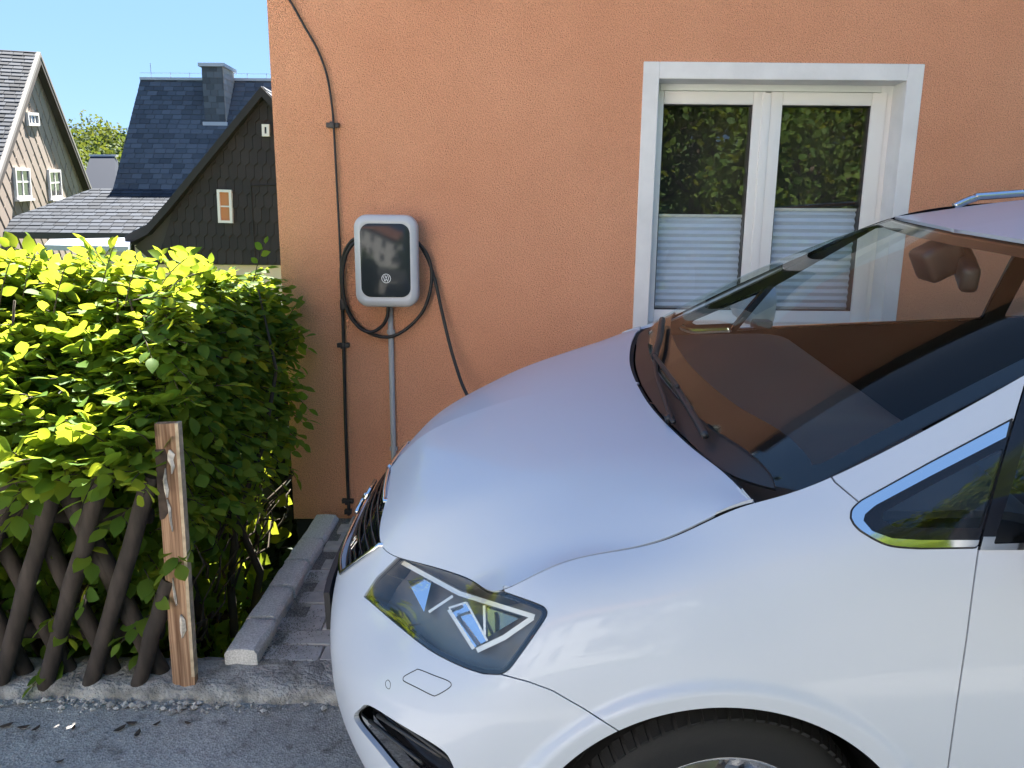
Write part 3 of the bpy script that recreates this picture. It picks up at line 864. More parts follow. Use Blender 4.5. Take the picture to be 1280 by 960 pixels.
for x, y in ((1.98, -.37), (1.98, .37), (2.85, -.48), (2.85, 0), (2.85, .48)): seat(x, y, .5 if x < 2.5 else .44)
MB().box((1.0, -.8, .30), (4.5, .8, .34)).build('cabin_floor', M_VOID, car)
MB().box((4.30, -.8, .34), (4.34, .8, 1.1)).build('boot_wall', M_VOID, car)
# rear-view mirror with sensor pod at the top of the windscreen
def yp(u, v, y): 
    d = lray(u, v); t = (y - CAM_L[1]) / d.y; return Vector(CAM_L) + d * t
rm = bpy.data.objects.new('rear_view_mirror', None); link(rm, car)
c = yp(1206, 336, -.02)
MB().box((c.x - .02, c.y - .115, c.z - .035), (c.x + .025, c.y + .115, c.z + .035), Matrix.Rotation(math.radians(-22), 3, 'Z') @ Matrix.Rotation(.15, 3, 'X')).build('mirror_head', M_BLACK, rm, bevel=.018, seg=3)
c2 = yp(1170, 325, .03)
MB().box((c2.x - .05, c2.y - .05, c2.z - .045), (c2.x + .06, c2.y + .05, c2.z + .05), Matrix.Rotation(math.radians(-28), 3, 'Y')).build('sensor_pod', M_BLACK, rm, bevel=.02, seg=3)
MB().tube([c2, (c + c2) / 2 + Vector((0, 0, .02)), c], .018, 8).build('stem', M_BLACK, rm, True)
for y in (-.37, .37):
    MB().box((1.86, y - .18, 1.475), (2.02, y + .18, 1.487), Matrix.Rotation(math.radians(-8), 3, 'Y')).build('sun_visor', mat('visor', (0.22, 0.21, 0.2), rough=.9), car, bevel=.004)
# ------------------------------------------------------------------ ground, road, path
M_ASPH = None
def asphalt_mat():
    m = bpy.data.materials.new('asphalt'); m.use_nodes = True
    N, L = m.node_tree.nodes, m.node_tree.links; p = N['Principled BSDF']
    tc = N.new('ShaderNodeTexCoord')
    n1 = N.new('ShaderNodeTexNoise'); n1.inputs['Scale'].default_value = 2.2; n1.inputs['Detail'].default_value = 6; n1.inputs['Roughness'].default_value = 0.65
    n2 = N.new('ShaderNodeTexVoronoi'); n2.inputs['Scale'].default_value = 140
    n3 = N.new('ShaderNodeTexNoise'); n3.inputs['Scale'].default_value = 14; n3.inputs['Detail'].default_value = 5
    for n in (n1, n2, n3): L.new(tc.outputs['Object'], n.inputs['Vector'])
    r = N.new('ShaderNodeValToRGB'); e = r.color_ramp.elements
    e[0].position, e[0].color = 0.3, (0.27, 0.258, 0.24, 1); e[1].position, e[1].color = 0.68, (0.45, 0.435, 0.41, 1)
    L.new(n1.outputs[0], r.inputs[0])
    r2 = N.new('ShaderNodeValToRGB'); e = r2.color_ramp.elements
    e[0].position, e[0].color = 0.0, (0.68, 0.68, 0.68, 1); e[1].position, e[1].color = 0.9, (1.25, 1.24, 1.2, 1)
    sep = N.new('ShaderNodeSeparateColor'); L.new(n2.outputs['Color'], sep.inputs[0]); L.new(sep.outputs[0], r2.inputs[0])
    mu = N.new('ShaderNodeMix'); mu.data_type = 'RGBA'; mu.blend_type = 'MULTIPLY'; mu.inputs[0].default_value = 0.9
    L.new(r.outputs[0], mu.inputs[6]); L.new(r2.outputs[0], mu.inputs[7])
    r3 = N.new('ShaderNodeValToRGB'); e = r3.color_ramp.elements
    e[0].position, e[0].color = 0.30, (0.35, 0.32, 0.30, 1); e[1].position, e[1].color = 0.42, (1, 1, 1, 1)
    L.new(n3.outputs[0], r3.inputs[0])
    mu2 = N.new('ShaderNodeMix'); mu2.data_type = 'RGBA'; mu2.blend_type = 'MULTIPLY'; mu2.inputs[0].default_value = 0.8
    L.new(mu.outputs[2], mu2.inputs[6]); L.new(r3.outputs[0], mu2.inputs[7]); L.new(mu2.outputs[2], p.inputs['Base Color'])
    p.inputs['Roughness'].default_value = 0.85
    b = N.new('ShaderNodeBump'); b.inputs['Strength'].default_value = 0.5; b.inputs['Distance'].default_value = 0.004
    L.new(n2.outputs['Distance'], b.inputs['Height']); L.new(b.outputs[0], p.inputs['Normal'])
    return m
M_ASPH = asphalt_mat()
M_SOIL = mat('dark_soil', (0.035, 0.028, 0.018), rough=0.95, var=0.5, scale=12, bump=0.6, bscale=60, bdist=0.02)
M_CONC = mat('old_concrete', (0.44, 0.425, 0.395), rough=0.9, color2=(0.20, 0.192, 0.175), scale=14, bump=1.0, bscale=70, bdist=0.014, detail=10)
M_GRASS = mat('meadow', (0.05, 0.09, 0.02), rough=0.95, var=0.4, scale=3, bump=0.8, bscale=40, bdist=0.05)
M_GRAN = mat('granite', (0.74, 0.73, 0.71), rough=0.85, color2=(0.50, 0.49, 0.475), scale=160, bump=0.7, bscale=90, bdist=0.006, detail=2)
M_PAVER = mat('concrete_paver', (0.50, 0.49, 0.475), rough=0.88, color2=(0.39, 0.385, 0.375), scale=18, bump=0.5, bscale=160, bdist=0.003)
M_PAVER2 = mat('concrete_paver_dark', (0.43, 0.42, 0.41), rough=0.88, color2=(0.33, 0.325, 0.32), scale=18, bump=0.5, bscale=160, bdist=0.003)
M_GRIT = mat('joint_grit', (0.17, 0.165, 0.155), rough=0.95, var=0.5, scale=150, bump=1.0, bscale=220, bdist=0.006)

def height_sheet(name, x0, x1, y0, y1, nx, ny, fz, m):
    xs, ys = np.linspace(x0, x1, nx + 1), np.linspace(y0, y1, ny + 1)
    V = [(x, y, fz(x, y)) for y in ys for x in xs]
    Fc = [(j * (nx + 1) + i, j * (nx + 1) + i + 1, (j + 1) * (nx + 1) + i + 1, (j + 1) * (nx + 1) + i) for j in range(ny) for i in range(nx)]
    return obj(name, V, Fc, m, None, smooth=True)
def noise1(x, s=0.0):
    return math.sin(x * 3.1 + s) * .5 + math.sin(x * 7.7 + 1.3 * s) * .3 + math.sin(x * 17.3 + 2.1 * s) * .2
def edge_y(x): return 2.275 + .012 * noise1(x, 1) + .006 * noise1(x * 4, 3)

# one sheet to the horizon, falling away towards the village behind the hedge
def terrain(x, y):
    z = -.35
    if y > 4.2: z -= min(3.2, (y - 4.2) * .28)
    if x < -2.5 and y > 2.5: z -= min(1.0, (-2.5 - x) * .1)
    if y < -7: z += min(5.0, (-7 - y) * .35)
    if y > 60: z += (y - 60) * .11
    return z
xs = np.concatenate([[-900, -400, -150, -60], np.linspace(-30, 30, 41), [60, 150, 400, 900]])
ys = np.concatenate([[-900, -300, -100, -40], np.linspace(-24, 60, 64), [90, 140, 220, 400, 900]])
V = [(x, y, terrain(x, y)) for y in ys for x in xs]; nx = len(xs)
Fc = [(j * nx + i, j * nx + i + 1, (j + 1) * nx + i + 1, (j + 1) * nx + i) for j in range(len(ys) - 1) for i in range(nx - 1)]
tag(obj('ground', V, Fc, M_GRASS, None, True), 'sloping grass and soil ground around the houses', kind='structure')
# road / drive slab
xs = np.linspace(-3.2, 6.0, 185)
V, Fc = [], []
rows = [(-.35, 0), (1.2, 0), (1.7, 0), (2.0, 0), (2.15, 0), (2.22, 0), (2.28, 0), (2.34, -.02), (2.40, -.25)]
for k, (y, z) in enumerate(rows):
    for x in xs:
        zz = z + .004 * noise1(x * 1.7 + y, 2) * (y > 1) if k < 7 else z
        V.append((x, y, zz))
n = len(xs)
for j in range(len(rows) - 1):
    for i in range(n - 1): Fc.append((j * n + i, j * n + i + 1, (j + 1) * n + i + 1, (j + 1) * n + i))
tag(obj('drive', V, Fc, M_ASPH, None, True), 'grey rough asphalt drive beside the fence', kind='structure')
MB().box((-40, -.35, -.3), (-3.2, 2.2, -.006)).box((6, -.35, -.3), (40, 3.74, -.006)).box((-40, -7.5, -.3), (40, -.351, -.008)).build('road', mat('street_asphalt', (0.10, 0.098, 0.095), rough=.9, color2=(0.065, 0.064, 0.062), scale=3, bump=.4, bscale=120, bdist=.004))['kind'] = 'structure'

# broken concrete edge strip between drive and path / fence
V, Fc = [], []
xs = np.linspace(-3.2, 6.0, 370)
prof = [(-.004, -.03), (.004, .018), (.02, .040), (.05, .047), (.09, .048), (.13, .05), (.17, .052), (.19, .05), (.20, -.2)]
for x in xs:
    e = edge_y(x)
    for k, (dy, z) in enumerate(prof):
        amp = .013 if k in (1, 2) else (.004 if 2 < k < 8 else 0)
        fade = 1.0 if x > -1.55 else .75
        V.append((x, e + dy + (.012 * noise1(x * 9, k) if k in (1, 2) else 0), z * fade + amp * (noise1(x * 11, k * 1.7) + .6 * rnd.uniform(-1, 1))))
n = len(prof)
for i in range(len(xs) - 1):
    for k in range(n - 1): Fc.append((i * n + k, (i + 1) * n + k, (i + 1) * n + k + 1, i * n + k + 1))
tag(obj('concrete_edge', V, Fc, M_CONC, None, True), 'crumbling concrete edging strip along the asphalt', kind='structure')
# crumbs lying along the edge
mb = MB()
for k in range(420):
    x = rnd.uniform(-2.4, -.35) if k % 3 else rnd.gauss(-1.3, .18)
    y = edge_y(x) - abs(rnd.gauss(0, .03)) - .004; r = rnd.choice([.003, .004, .005, .007, .011]) * rnd.uniform(.8, 1.3)
    P = [Vector((rnd.gauss(0, 1), rnd.gauss(0, 1), rnd.gauss(0, .8))).normalized() * r * rnd.uniform(.7, 1.2) for _ in range(1)]
    c = Vector((x, y, .005 + r * .4))
    V = [c + Vector(d) * r * rnd.uniform(.7, 1.25) for d in ((1, 0, 0), (-1, 0, 0), (0, 1, 0), (0, -1, 0), (0, 0, .7), (0, 0, -.7))]
    mb.add([tuple(v) for v in V], [(0, 2, 4), (2, 1, 4), (1, 3, 4), (3, 0, 4), (2, 0, 5), (1, 2, 5), (3, 1, 5), (0, 3, 5)])
tag(mb.build('gravel_crumbs', mat('pale_crumbs', (0.40, 0.38, 0.35), rough=.9, island=.5)), 'loose crumbs of concrete and gravel along the edge', 'gravel', kind='stuff')
# dead leaves on the asphalt
M_DEAD = mat('dead_leaf', (0.05, 0.035, 0.025), rough=.8, island=.4)
for (u, v) in [(165, 905), (150, 912), (172, 918), (92, 911), (30, 910), (8, 908), (235, 905), (196, 906), (75, 953), (45, 912)]:
    p = at_z(u, v, .006); a = rnd.uniform(0, 6.3); L_ = rnd.uniform(.012, .022)
    pts = [Vector((L_ * c, L_ * .5 * s_, .004 + .006 * abs(c))) for c, s_ in ((1, 0), (.4, .8), (-.5, .7), (-1, 0), (-.5, -.7), (.4, -.8))]
    o = MB().prism([tuple(q) for q in pts], (0, 0, .001)).build('dead_leaf', M_DEAD)
    o.location = (p[0], p[1], .003); o.rotation_euler = (0, 0, a)
    tag(o, 'small dark fallen leaf lying on the asphalt', 'leaf', 'fallen leaves on the drive')

def path_z(y): return .052 + np.clip((y - 2.45) / 1.3, 0, 1) * .026
# path bed + pavers + granite kerb
path = MB().add([(-.90, 2.44, .034), (2.9, 2.44, .034), (2.9, 3.75, .064), (-.90, 3.75, .064), (-.90, 2.44, -.3), (2.9, 2.44, -.3), (2.9, 3.75, -.3), (-.90, 3.75, -.3)],
                [(0, 1, 2, 3), (0, 4, 5, 1), (3, 7, 4, 0), (1, 5, 6, 2)]).build('path', M_GRIT)
tag(path, 'narrow path of grey concrete pavers with gritty joints along the wall', kind='structure')
pav = MB().box((-.098, -.0485, -.05), (.098, .0485, .0)).build('paver', M_PAVER, path, bevel=.004, seg=1)
pav_h = MB().box((-.048, -.0485, -.05), (.048, .0485, .0)).build('paver', M_PAVER, path, bevel=.004, seg=1)
pd, phd = pav.data.copy(), pav_h.data.copy()
pd.materials.clear(); pd.materials.append(M_PAVER2); phd.materials.clear(); phd.materials.append(M_PAVER2)
first = {0: pav, 1: pav_h}
y = 2.497; row = 0
while y < 3.71:
    x = -.90 + [0.02, .055, -.02, .09, .03, .07, .0, .05, .085, .01, .06, .03, .07][row % 13]
    first_in_row = True
    while x < .62:
        half = rnd.random() < (.5 if first_in_row else .22); first_in_row = False
        w = .10 if half else .20
        k = 1 if half else 0
        if first[k] is not None: o = first[k]; first[k] = None
        else: o = link(bpy.data.objects.new('paver', (rnd.choice([pav_h.data, phd]) if half else rnd.choice([pav.data, pav.data, pd]))), path)
        o.location = (x + w / 2, y, float(path_z(y)) + rnd.uniform(-.0015, .0015))
        o.rotation_euler = (rnd.gauss(0, .006), rnd.gauss(0, .006), rnd.gauss(0, .008))
        x += w
    y += .1005; row += 1
for o in first.values():
    if o is not None: bpy.data.objects.remove(o)
kerb = thing('stone_kerb', None, None, (0, 0, 0)); tag(kerb, 'row of rough granite kerb stones edging the paved path', kind='structure')
cuts = [2.405, 2.645, 2.905, 3.165, 3.415, 3.735]
for i in range(5):
    y0, y1 = cuts[i] + .013, cuts[i + 1] - .013
    bm = bmesh.new()
    bmesh.ops.create_grid(bm, x_segments=1, y_segments=1, size=.5)
    bm.free()
    xl = -1.005 - .012 * (i / 4); xr = xl + .118 + rnd.uniform(-.006, .006); zt = .112 - .003 * i + rnd.uniform(-.006, .006)
    mbk = MB(); nseg = 5
    G_ = []
    for a in range(nseg + 1):
        t = a / nseg
        yy = y0 + (y1 - y0) * t
        G_.append([(xl + rnd.uniform(-.004, .004) + .012, yy, zt - .004 + rnd.uniform(-.003, .003)),
                   ((xl + xr) / 2, yy, zt + rnd.uniform(-.003, .003)),
                   (xr - .012 + rnd.uniform(-.004, .004), yy, zt - .004 + rnd.uniform(-.003, .003)),
                   (xr + rnd.uniform(-.003, .003), yy, zt - .022), (xr, yy, -.25), (xl, yy, -.25), (xl + rnd.uniform(-.004, .004), yy, zt - .02)])
    V = [p for r_ in G_ for p in r_]; k = 7
    Fc = [(a * k + b, a * k + (b + 1) % k, (a + 1) * k + (b + 1) % k, (a + 1) * k + b) for a in range(nseg) for b in range(k)]
    Fc += [tuple(range(k - 1, -1, -1)), tuple(nseg * k + b for b in range(k))]
    mbk.add(V, Fc)
    mbk.build('kerb_stone', M_GRAN, kerb, bevel=.004, seg=2)
# grit spilled over the path next to the kerb
mb = MB()
for k in range(2400):
    y = 2.42 + .7 * rnd.random() ** 1.5; x = -.885 + abs(rnd.gauss(0, .025 if y > 2.8 else .07)) ; r = rnd.uniform(.0015, .004)
    c = (x, y, float(path_z(y)) + .001)
    mb.add([(c[0] + dx * r, c[1] + dy * r, c[2] + dz * r) for dx, dy, dz in ((1, 0, 0), (-.6, .8, 0), (-.6, -.8, 0), (0, 0, 1))], [(0, 1, 3), (1, 2, 3), (2, 0, 3)])
tag(mb.build('grit', mat('dark_grit', (0.20, 0.195, 0.185), rough=.95, island=.5)), 'dark grit scattered over the pavers beside the granite kerb', 'grit', kind='stuff')

# ------------------------------------------------------------------ orange house
def stucco_mat():
    m = bpy.data.materials.new('orange_stucco'); m.use_nodes = True
    N, L = m.node_tree.nodes, m.node_tree.links; p = N['Principled BSDF']
    tc = N.new('ShaderNodeTexCoord')
    n1 = N.new('ShaderNodeTexNoise'); n1.inputs['Scale'].default_value = 190; n1.inputs['Detail'].default_value = 3
    n2 = N.new('ShaderNodeTexNoise'); n2.inputs['Scale'].default_value = 1.6; n2.inputs['Detail'].default_value = 5
    v1 = N.new('ShaderNodeTexVoronoi'); v1.inputs['Scale'].default_value = 170; v1.inputs['Randomness'].default_value = 1
    for n in (n1, n2, v1): L.new(tc.outputs['Object'], n.inputs['Vector'])
    r = N.new('ShaderNodeValToRGB'); e = r.color_ramp.elements
    e[0].position, e[0].color = 0.3, (0.79, 0.365, 0.210, 1); e[1].position, e[1].color = 0.7, (0.87, 0.425, 0.252, 1)
    L.new(n2.outputs[0], r.inputs[0])
    r2 = N.new('ShaderNodeValToRGB'); e = r2.color_ramp.elements
    e[0].position, e[0].color = 0.30, (0.70, 0.68, 0.66, 1); e[1].position, e[1].color = 0.56, (1.04, 1.04, 1.04, 1)
    L.new(n1.outputs[0], r2.inputs[0])
    mu = N.new('ShaderNodeMix'); mu.data_type = 'RGBA'; mu.blend_type = 'MULTIPLY'; mu.inputs[0].default_value = 0.9
    L.new(r.outputs[0], mu.inputs[6]); L.new(r2.outputs[0], mu.inputs[7]); L.new(mu.outputs[2], p.inputs['Base Color'])
    p.inputs['Roughness'].default_value = 0.92; p.inputs['Specular IOR Level'].default_value = 0.25
    ad = N.new('ShaderNodeMath'); ad.operation = 'ADD'; L.new(n1.outputs[0], ad.inputs[0])
    ms = N.new('ShaderNodeMath'); ms.operation = 'MULTIPLY'; ms.inputs[1].default_value = -0.7
    L.new(v1.outputs['Distance'], ms.inputs[0]); L.new(ms.outputs[0], ad.inputs[1])
    b = N.new('ShaderNodeBump'); b.inputs['Strength'].default_value = 1.0; b.inputs['Distance'].default_value = 0.008
    L.new(ad.outputs[0], b.inputs['Height']); L.new(b.outputs[0], p.inputs['Normal'])
    return m
M_STUC = stucco_mat()
M_WHITE = mat('white_render', (0.74, 0.74, 0.73), rough=.75, var=.05, scale=7, bump=.25, bscale=60, bdist=.004)
M_UPVC = mat('white_window_plastic', (0.78, 0.78, 0.76), rough=.3)
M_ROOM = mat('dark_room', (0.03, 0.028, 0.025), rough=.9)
WY = 3.75; WX0 = -1.135
wx = [float(at_y(u, v, WY)[0]) for u, v in ((804.5, 78), (1156, 80))]
ox0, ox1 = wx; oz1 = float(at_y(980, 78.5, WY)[2]); oz0 = 1.02
sx = float(at_y(824, 97, WY)[0]) - ox0
ix0, ix1, iz1 = ox0 + sx, ox1 - sx, oz1 - .075; iz0 = oz0 + .06
house = thing('orange_house', 'house with rough orange rendered wall and a white framed window', 'house', (0, WY, 0))
HX1, HY1, HZ = 9.0, 13.0, 3.75
def hp(x, y, z): return (x, y - WY, z)
mbw = MB()
T = .30
for (a, b, c, d) in ((WX0, HX1, iz1, HZ), (WX0, HX1, .055, iz0), (WX0, ix0, iz0, iz1), (ix1, HX1, iz0, iz1)):
    pass
# front wall with window hole as one skin (four quads), plus returns
xs_, zs_ = [WX0, ix0, ix1, HX1], [.060, iz0, iz1, HZ]
V = [hp(x, WY, z) for z in zs_ for x in xs_]
Fc = [(j * 4 + i, j * 4 + i + 1, (j + 1) * 4 + i + 1, (j + 1) * 4 + i) for j in range(3) for i in range(3) if not (i == 1 and j == 1)]
mbw.add(V, Fc)
mbw.quad(hp(WX0, HY1, .06), hp(WX0, WY, .06), hp(WX0, WY, HZ), hp(WX0, HY1, HZ))
mbw.quad(hp(HX1, WY, .06), hp(HX1, HY1, .06), hp(HX1, HY1, HZ), hp(HX1, WY, HZ))
mbw.quad(hp(HX1, HY1, .06), hp(WX0, HY1, .06), hp(WX0, HY1, HZ), hp(HX1, HY1, HZ))
RZ = 10.9; RY = 8.4  # unseen roof; ridge raised until its shadow covers the car
mbw.add([hp(WX0, WY, HZ), hp(WX0, HY1, HZ), hp(WX0, RY, RZ)], [(0, 2, 1)])
mbw.add([hp(HX1, WY, HZ), hp(HX1, HY1, HZ), hp(HX1, RY, RZ)], [(0, 1, 2)])
mbw.build('wall', M_STUC, house)
MB().box(hp(WX0 + .01, WY + .012, -.5), hp(HX1 - .01, HY1 - .01, .0585)).build('plinth', mat('bitumen', (0.02, 0.02, 0.022), rough=.9), house)
sl = (RZ - HZ) / (RY - WY)
MB().prism([hp(WX0 - .02, WY - .55, HZ - .55 * sl * .0 + .02), hp(WX0 - .02, RY, RZ + .02), hp(WX0 - .02, RY, RZ + .18), hp(WX0 - .02, WY - .55, HZ - .55 * sl * .0 + .18)], (HX1 - WX0 + .3, 0, 0)) \
    .prism([hp(WX0 - .02, RY, RZ + .02), hp(WX0 - .02, HY1 + .3, HZ + .02), hp(WX0 - .02, HY1 + .3, HZ + .18), hp(WX0 - .02, RY, RZ + .18)], (HX1 - WX0 + .3, 0, 0)) \
    .build('roof', mat('slate', (0.07, 0.075, 0.085), rough=.6), house)
MB().box(hp(WX0 - .02, WY - .56, HZ - .06), hp(HX1, WY - .001, HZ + .015)).build('soffit', mat('soffit_wood', (0.05, 0.035, 0.025), rough=.7), house)
# white surround, flat on the wall, 6 mm proud
mb = MB(); y0, y1 = WY - .006, WY + .13
mb.box(hp(ox0, y0, oz0), hp(ix0, y1, oz1)).box(hp(ix1, y0, oz0), hp(ox1, y1, oz1)).box(hp(ix0, y0, iz1), hp(ix1, y1, oz1)).box(hp(ix0, y0, oz0), hp(ix1, y1, iz0))
win = mb.build('window_surround', M_WHITE, house, bevel=.003, seg=1)
FY = WY + .125
def frame_ring(x0, x1, z0, z1, w, ya, yb, name, parent, bev=.004, wb=None):
    m_ = MB(); wb = wb or w
    m_.box(hp(x0, ya, z0), hp(x0 + w, yb, z1)).box(hp(x1 - w, ya, z0), hp(x1, yb, z1))
    m_.box(hp(x0 + w, ya, z1 - w), hp(x1 - w, yb, z1)).box(hp(x0 + w, ya, z0), hp(x1 - w, yb, z0 + wb))
    return m_.build(name, M_UPVC, parent, bevel=bev, seg=2)
wframe = frame_ring(ix0 - .03, ix1 + .005, iz0 - .02, iz1 + .03, .060, FY, FY + .07, 'window_frame', house)
gl = [float(at_y(u, 131, FY)[0]) for u in (829, 940.5, 977, 1088)]
gzt = float(at_y(885, 131, FY)[2]); gzb = float(at_y(870, 387, FY)[2])
mid_x = (gl[1] + gl[2]) / 2
M_WGLASS = glass_mat('window_glass', (0.86, 0.90, 0.88), 1.52, boost=1.9)
M_BLIND = mat('pleated_fabric', (0.62, 0.70, 0.84), rough=.85)
for k, (a, b) in enumerate(((gl[0], gl[1]), (gl[2], gl[3]))):
    x0 = a - .075 if k == 0 else mid_x + .0125; x1 = mid_x - .0125 if k == 0 else b + .07
    cas = thing('casement', None, None, (0, 0, 0)); bpy.data.objects.remove(cas)
    m_ = MB(); ya, yb = FY - .016, FY + .055
    m_.box(hp(x0, ya, gzb - .06), hp(a, yb, gzt + .06)).box(hp(b, ya, gzb - .06), hp(x1, yb, gzt + .06))
    m_.box(hp(a, ya, gzt), hp(b, yb, gzt + .06)).box(hp(a, ya, gzb - .06), hp(b, yb, gzb))
    cas = m_.build('casement', M_UPVC, house, bevel=.005, seg=2)
    # black gasket
    g_ = MB(); e = .004
    g_.box(hp(a - .001, ya + .010, gzb), hp(a + e, yb, gzt)).box(hp(b - e, ya + .010, gzb), hp(b + .001, yb, gzt)).box(hp(a + e, ya + .010, gzt - e), hp(b - e, yb, gzt + .001)).box(hp(a + e, ya + .010, gzb - .001), hp(b - e, yb, gzb + e))
    g_.build('gasket', M_BLACK, cas)
    t1, t2 = (.0016, -.0022)[k], (.0012, .0018)[k]
    MB().quad(hp(a, FY + .012, gzb), hp(b, FY + .012 + t1, gzb), hp(b, FY + .012 + t1 + t2, gzt), hp(a, FY + .012 + t2, gzt)).build('pane', M_WGLASS, cas)
    # pleated blind behind the pane
    bt = float(at_y(885, 268 if k == 0 else 259, FY + .03)[2])
    bl = thing('pleated_blind', ('pale blue-grey pleated blind behind the pane above the bonnet' if k == 0 else 'pale blue-grey pleated blind behind the pane next to the window jamb'), 'blind', (0, FY + .03, gzb), group='pleated blinds in the white window')
    npl = 14; m_ = MB(); hgt = bt - gzb - .014
    V = []
    for j in range(2 * npl + 1):
        z = hgt * j / (2 * npl); yy = .0 if j % 2 else .013
        V += [(a + .002, yy, z), (b - .002, yy, z)]
    m_.add(V, [(2 * j, 2 * j + 1, 2 * j + 3, 2 * j + 2) for j in range(2 * npl)])
    m_.build('pleated_fabric', M_BLIND, bl)
    MB().box((a + .002, -.002, hgt), (b - .002, .016, hgt + .014)).build('head_rail', mat('rail', (0.7, 0.7, 0.69), rough=.4), bl, bevel=.002)
MB().box(hp(mid_x - .03, FY - .024, gzb - .05), hp(mid_x + .012, FY + .02, gzt + .055)).build('mullion_cover', M_UPVC, house, bevel=.006, seg=2)
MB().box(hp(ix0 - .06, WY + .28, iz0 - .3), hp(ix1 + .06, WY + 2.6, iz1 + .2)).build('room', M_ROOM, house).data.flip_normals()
# hairline sealant crack at the right reveal
pts = [at_y(1104, 230, WY + .07), at_y(1106, 205, WY + .07), at_y(1109, 160, WY + .07)]

# ------------------------------------------------------------------ wall box, cables, conduit
def wy(u, v, d=.0): return at_y(u, v, WY - d)
cx, cz = float(wy(482, 327, .15)[0]), float(wy(482, 327, .15)[2])
ch = thing('charging_station', 'grey wall box for charging cars with dark glass front on the orange wall', 'charger', (cx, WY, cz))
M_CHG = mat('charger_grey', (0.52, 0.54, 0.56), rough=.35)
W_, H_ = .298, .430
prof = [(-.03, .0), (-.02, .05), (0, .085), (.0, .125), (-.003, .138), (-.010, .147), (-.022, .1525), (-.030, .1545), (-.036, .1545), (-.040, .1525)]
rings = [[(x, -d, z) for x, z in rrect(W_ + 2 * e, H_ + 2 * e, max(.012, .062 + e), 10)] for e, d in prof]
loft(rings, 'housing', M_CHG, ch, cap0=True, cap1=True)
gl_ = [[(x, -d, z + .004) for x, z in rrect(W_ - .088 + 2 * e, H_ - .112 + 2 * e, .034 + e, 8)] for e, d in ((.011, .1528), (.011, .1550), (.009, .1562))]
scr = loft(gl_, 'glass_front', mat('charger_glass', (0.030, 0.037, 0.042), rough=.12, spec=.28), ch)
# round emblem: V above W inside a ring
em = MB(); ex, ez, ey, er = .002, -.078, -.1567, .0205
def flat_stroke(m_, pts, w, y0=ey, t=.0008):
    for (x0, z0), (x1, z1) in zip(pts[:-1], pts[1:]):
        dx, dz = x1 - x0, z1 - z0; L_ = math.hypot(dx, dz); nx_, nz_ = -dz / L_ * w / 2, dx / L_ * w / 2
        m_.prism([(x0 + nx_, y0, z0 + nz_), (x1 + nx_, y0, z1 + nz_), (x1 - nx_, y0, z1 - nz_), (x0 - nx_, y0, z0 - nz_)], (0, -t, 0))
ring = [(ex + er * math.cos(a), ez + er * math.sin(a)) for a in np.linspace(0, 2 * math.pi, 33)]
flat_stroke(em, ring, .0026)
flat_stroke(em, [(ex - .0065, ez + .0150), (ex, ez + .0005), (ex + .0065, ez + .0150)], .0027)
flat_stroke(em, [(ex - .0135, ez + .0105), (ex - .0062, ez - .0140), (ex, ez - .0015), (ex + .0062, ez - .0140), (ex + .0135, ez + .0105)], .0027)
em.build('emblem', mat('emblem_white', (0.75, 0.77, 0.78), rough=.4), ch)

M_CABLE = mat('black_cable', (0.014, 0.014, 0.015), rough=.5)
def px_path(pts, n=10): return spline([wy(*p) for p in pts], n)
# charging cable: from the box bottom round the loops and down to the far side of the car
pts = [(485, 381, .07), (484, 396, .07), (477, 408, .06), (464, 415, .05), (450, 410, .045), (436, 392, .045), (429, 365, .045), (429, 335, .05), (436, 312, .07), (450, 300, .085),
       (482, 294, .09), (512, 298, .085), (530, 312, .055), (539, 335, .045), (538, 362, .045), (528, 390, .045), (508, 411, .04), (487, 421, .04), (466, 418, .03), (447, 406, .025), (434, 385, .025),
       (427, 355, .025), (428, 325, .03), (438, 303, .06), (455, 294, .08), (485, 290, .085), (514, 295, .08), (532, 318, .045), (543, 348, .04), (552, 388, .05), (562, 430, .08), (572, 464, .12), (582, 490, .17), (600, 520, .24), (640, 545, .38)]
cable = MB().tube(px_path(pts, 8), .0085, 8).build('charging_cable', M_CABLE, None, True)
tag(cable, 'black charging cable looped round the wall box and hanging to the car', 'cable')
pipe = thing('conduit_pipe', 'light grey plastic conduit pipe below the wall box', 'pipe', tuple(wy(491, 640, .0)))
px0 = float(wy(488, 400, .02)[0])
pz0 = float(wy(487, 385, .02)[2]); loc = Vector(pipe.location)
MB().tube([Vector((px0, WY - .018, z)) - loc for z in (pz0 + .03, 1.0, .6, .075)], .0135, 12).build('tube', mat('pvc_grey', (0.42, 0.44, 0.46), rough=.45), pipe, True)
zc = float(wy(488, 415, .02)[2])
for z in (zc, .45):
    MB().box(tuple(Vector((px0 - .019, WY - .020, z - .010)) - loc), tuple(Vector((px0 + .019, WY, z + .010)) - loc)).build('clip', MATS['pvc_grey'], pipe, bevel=.003)
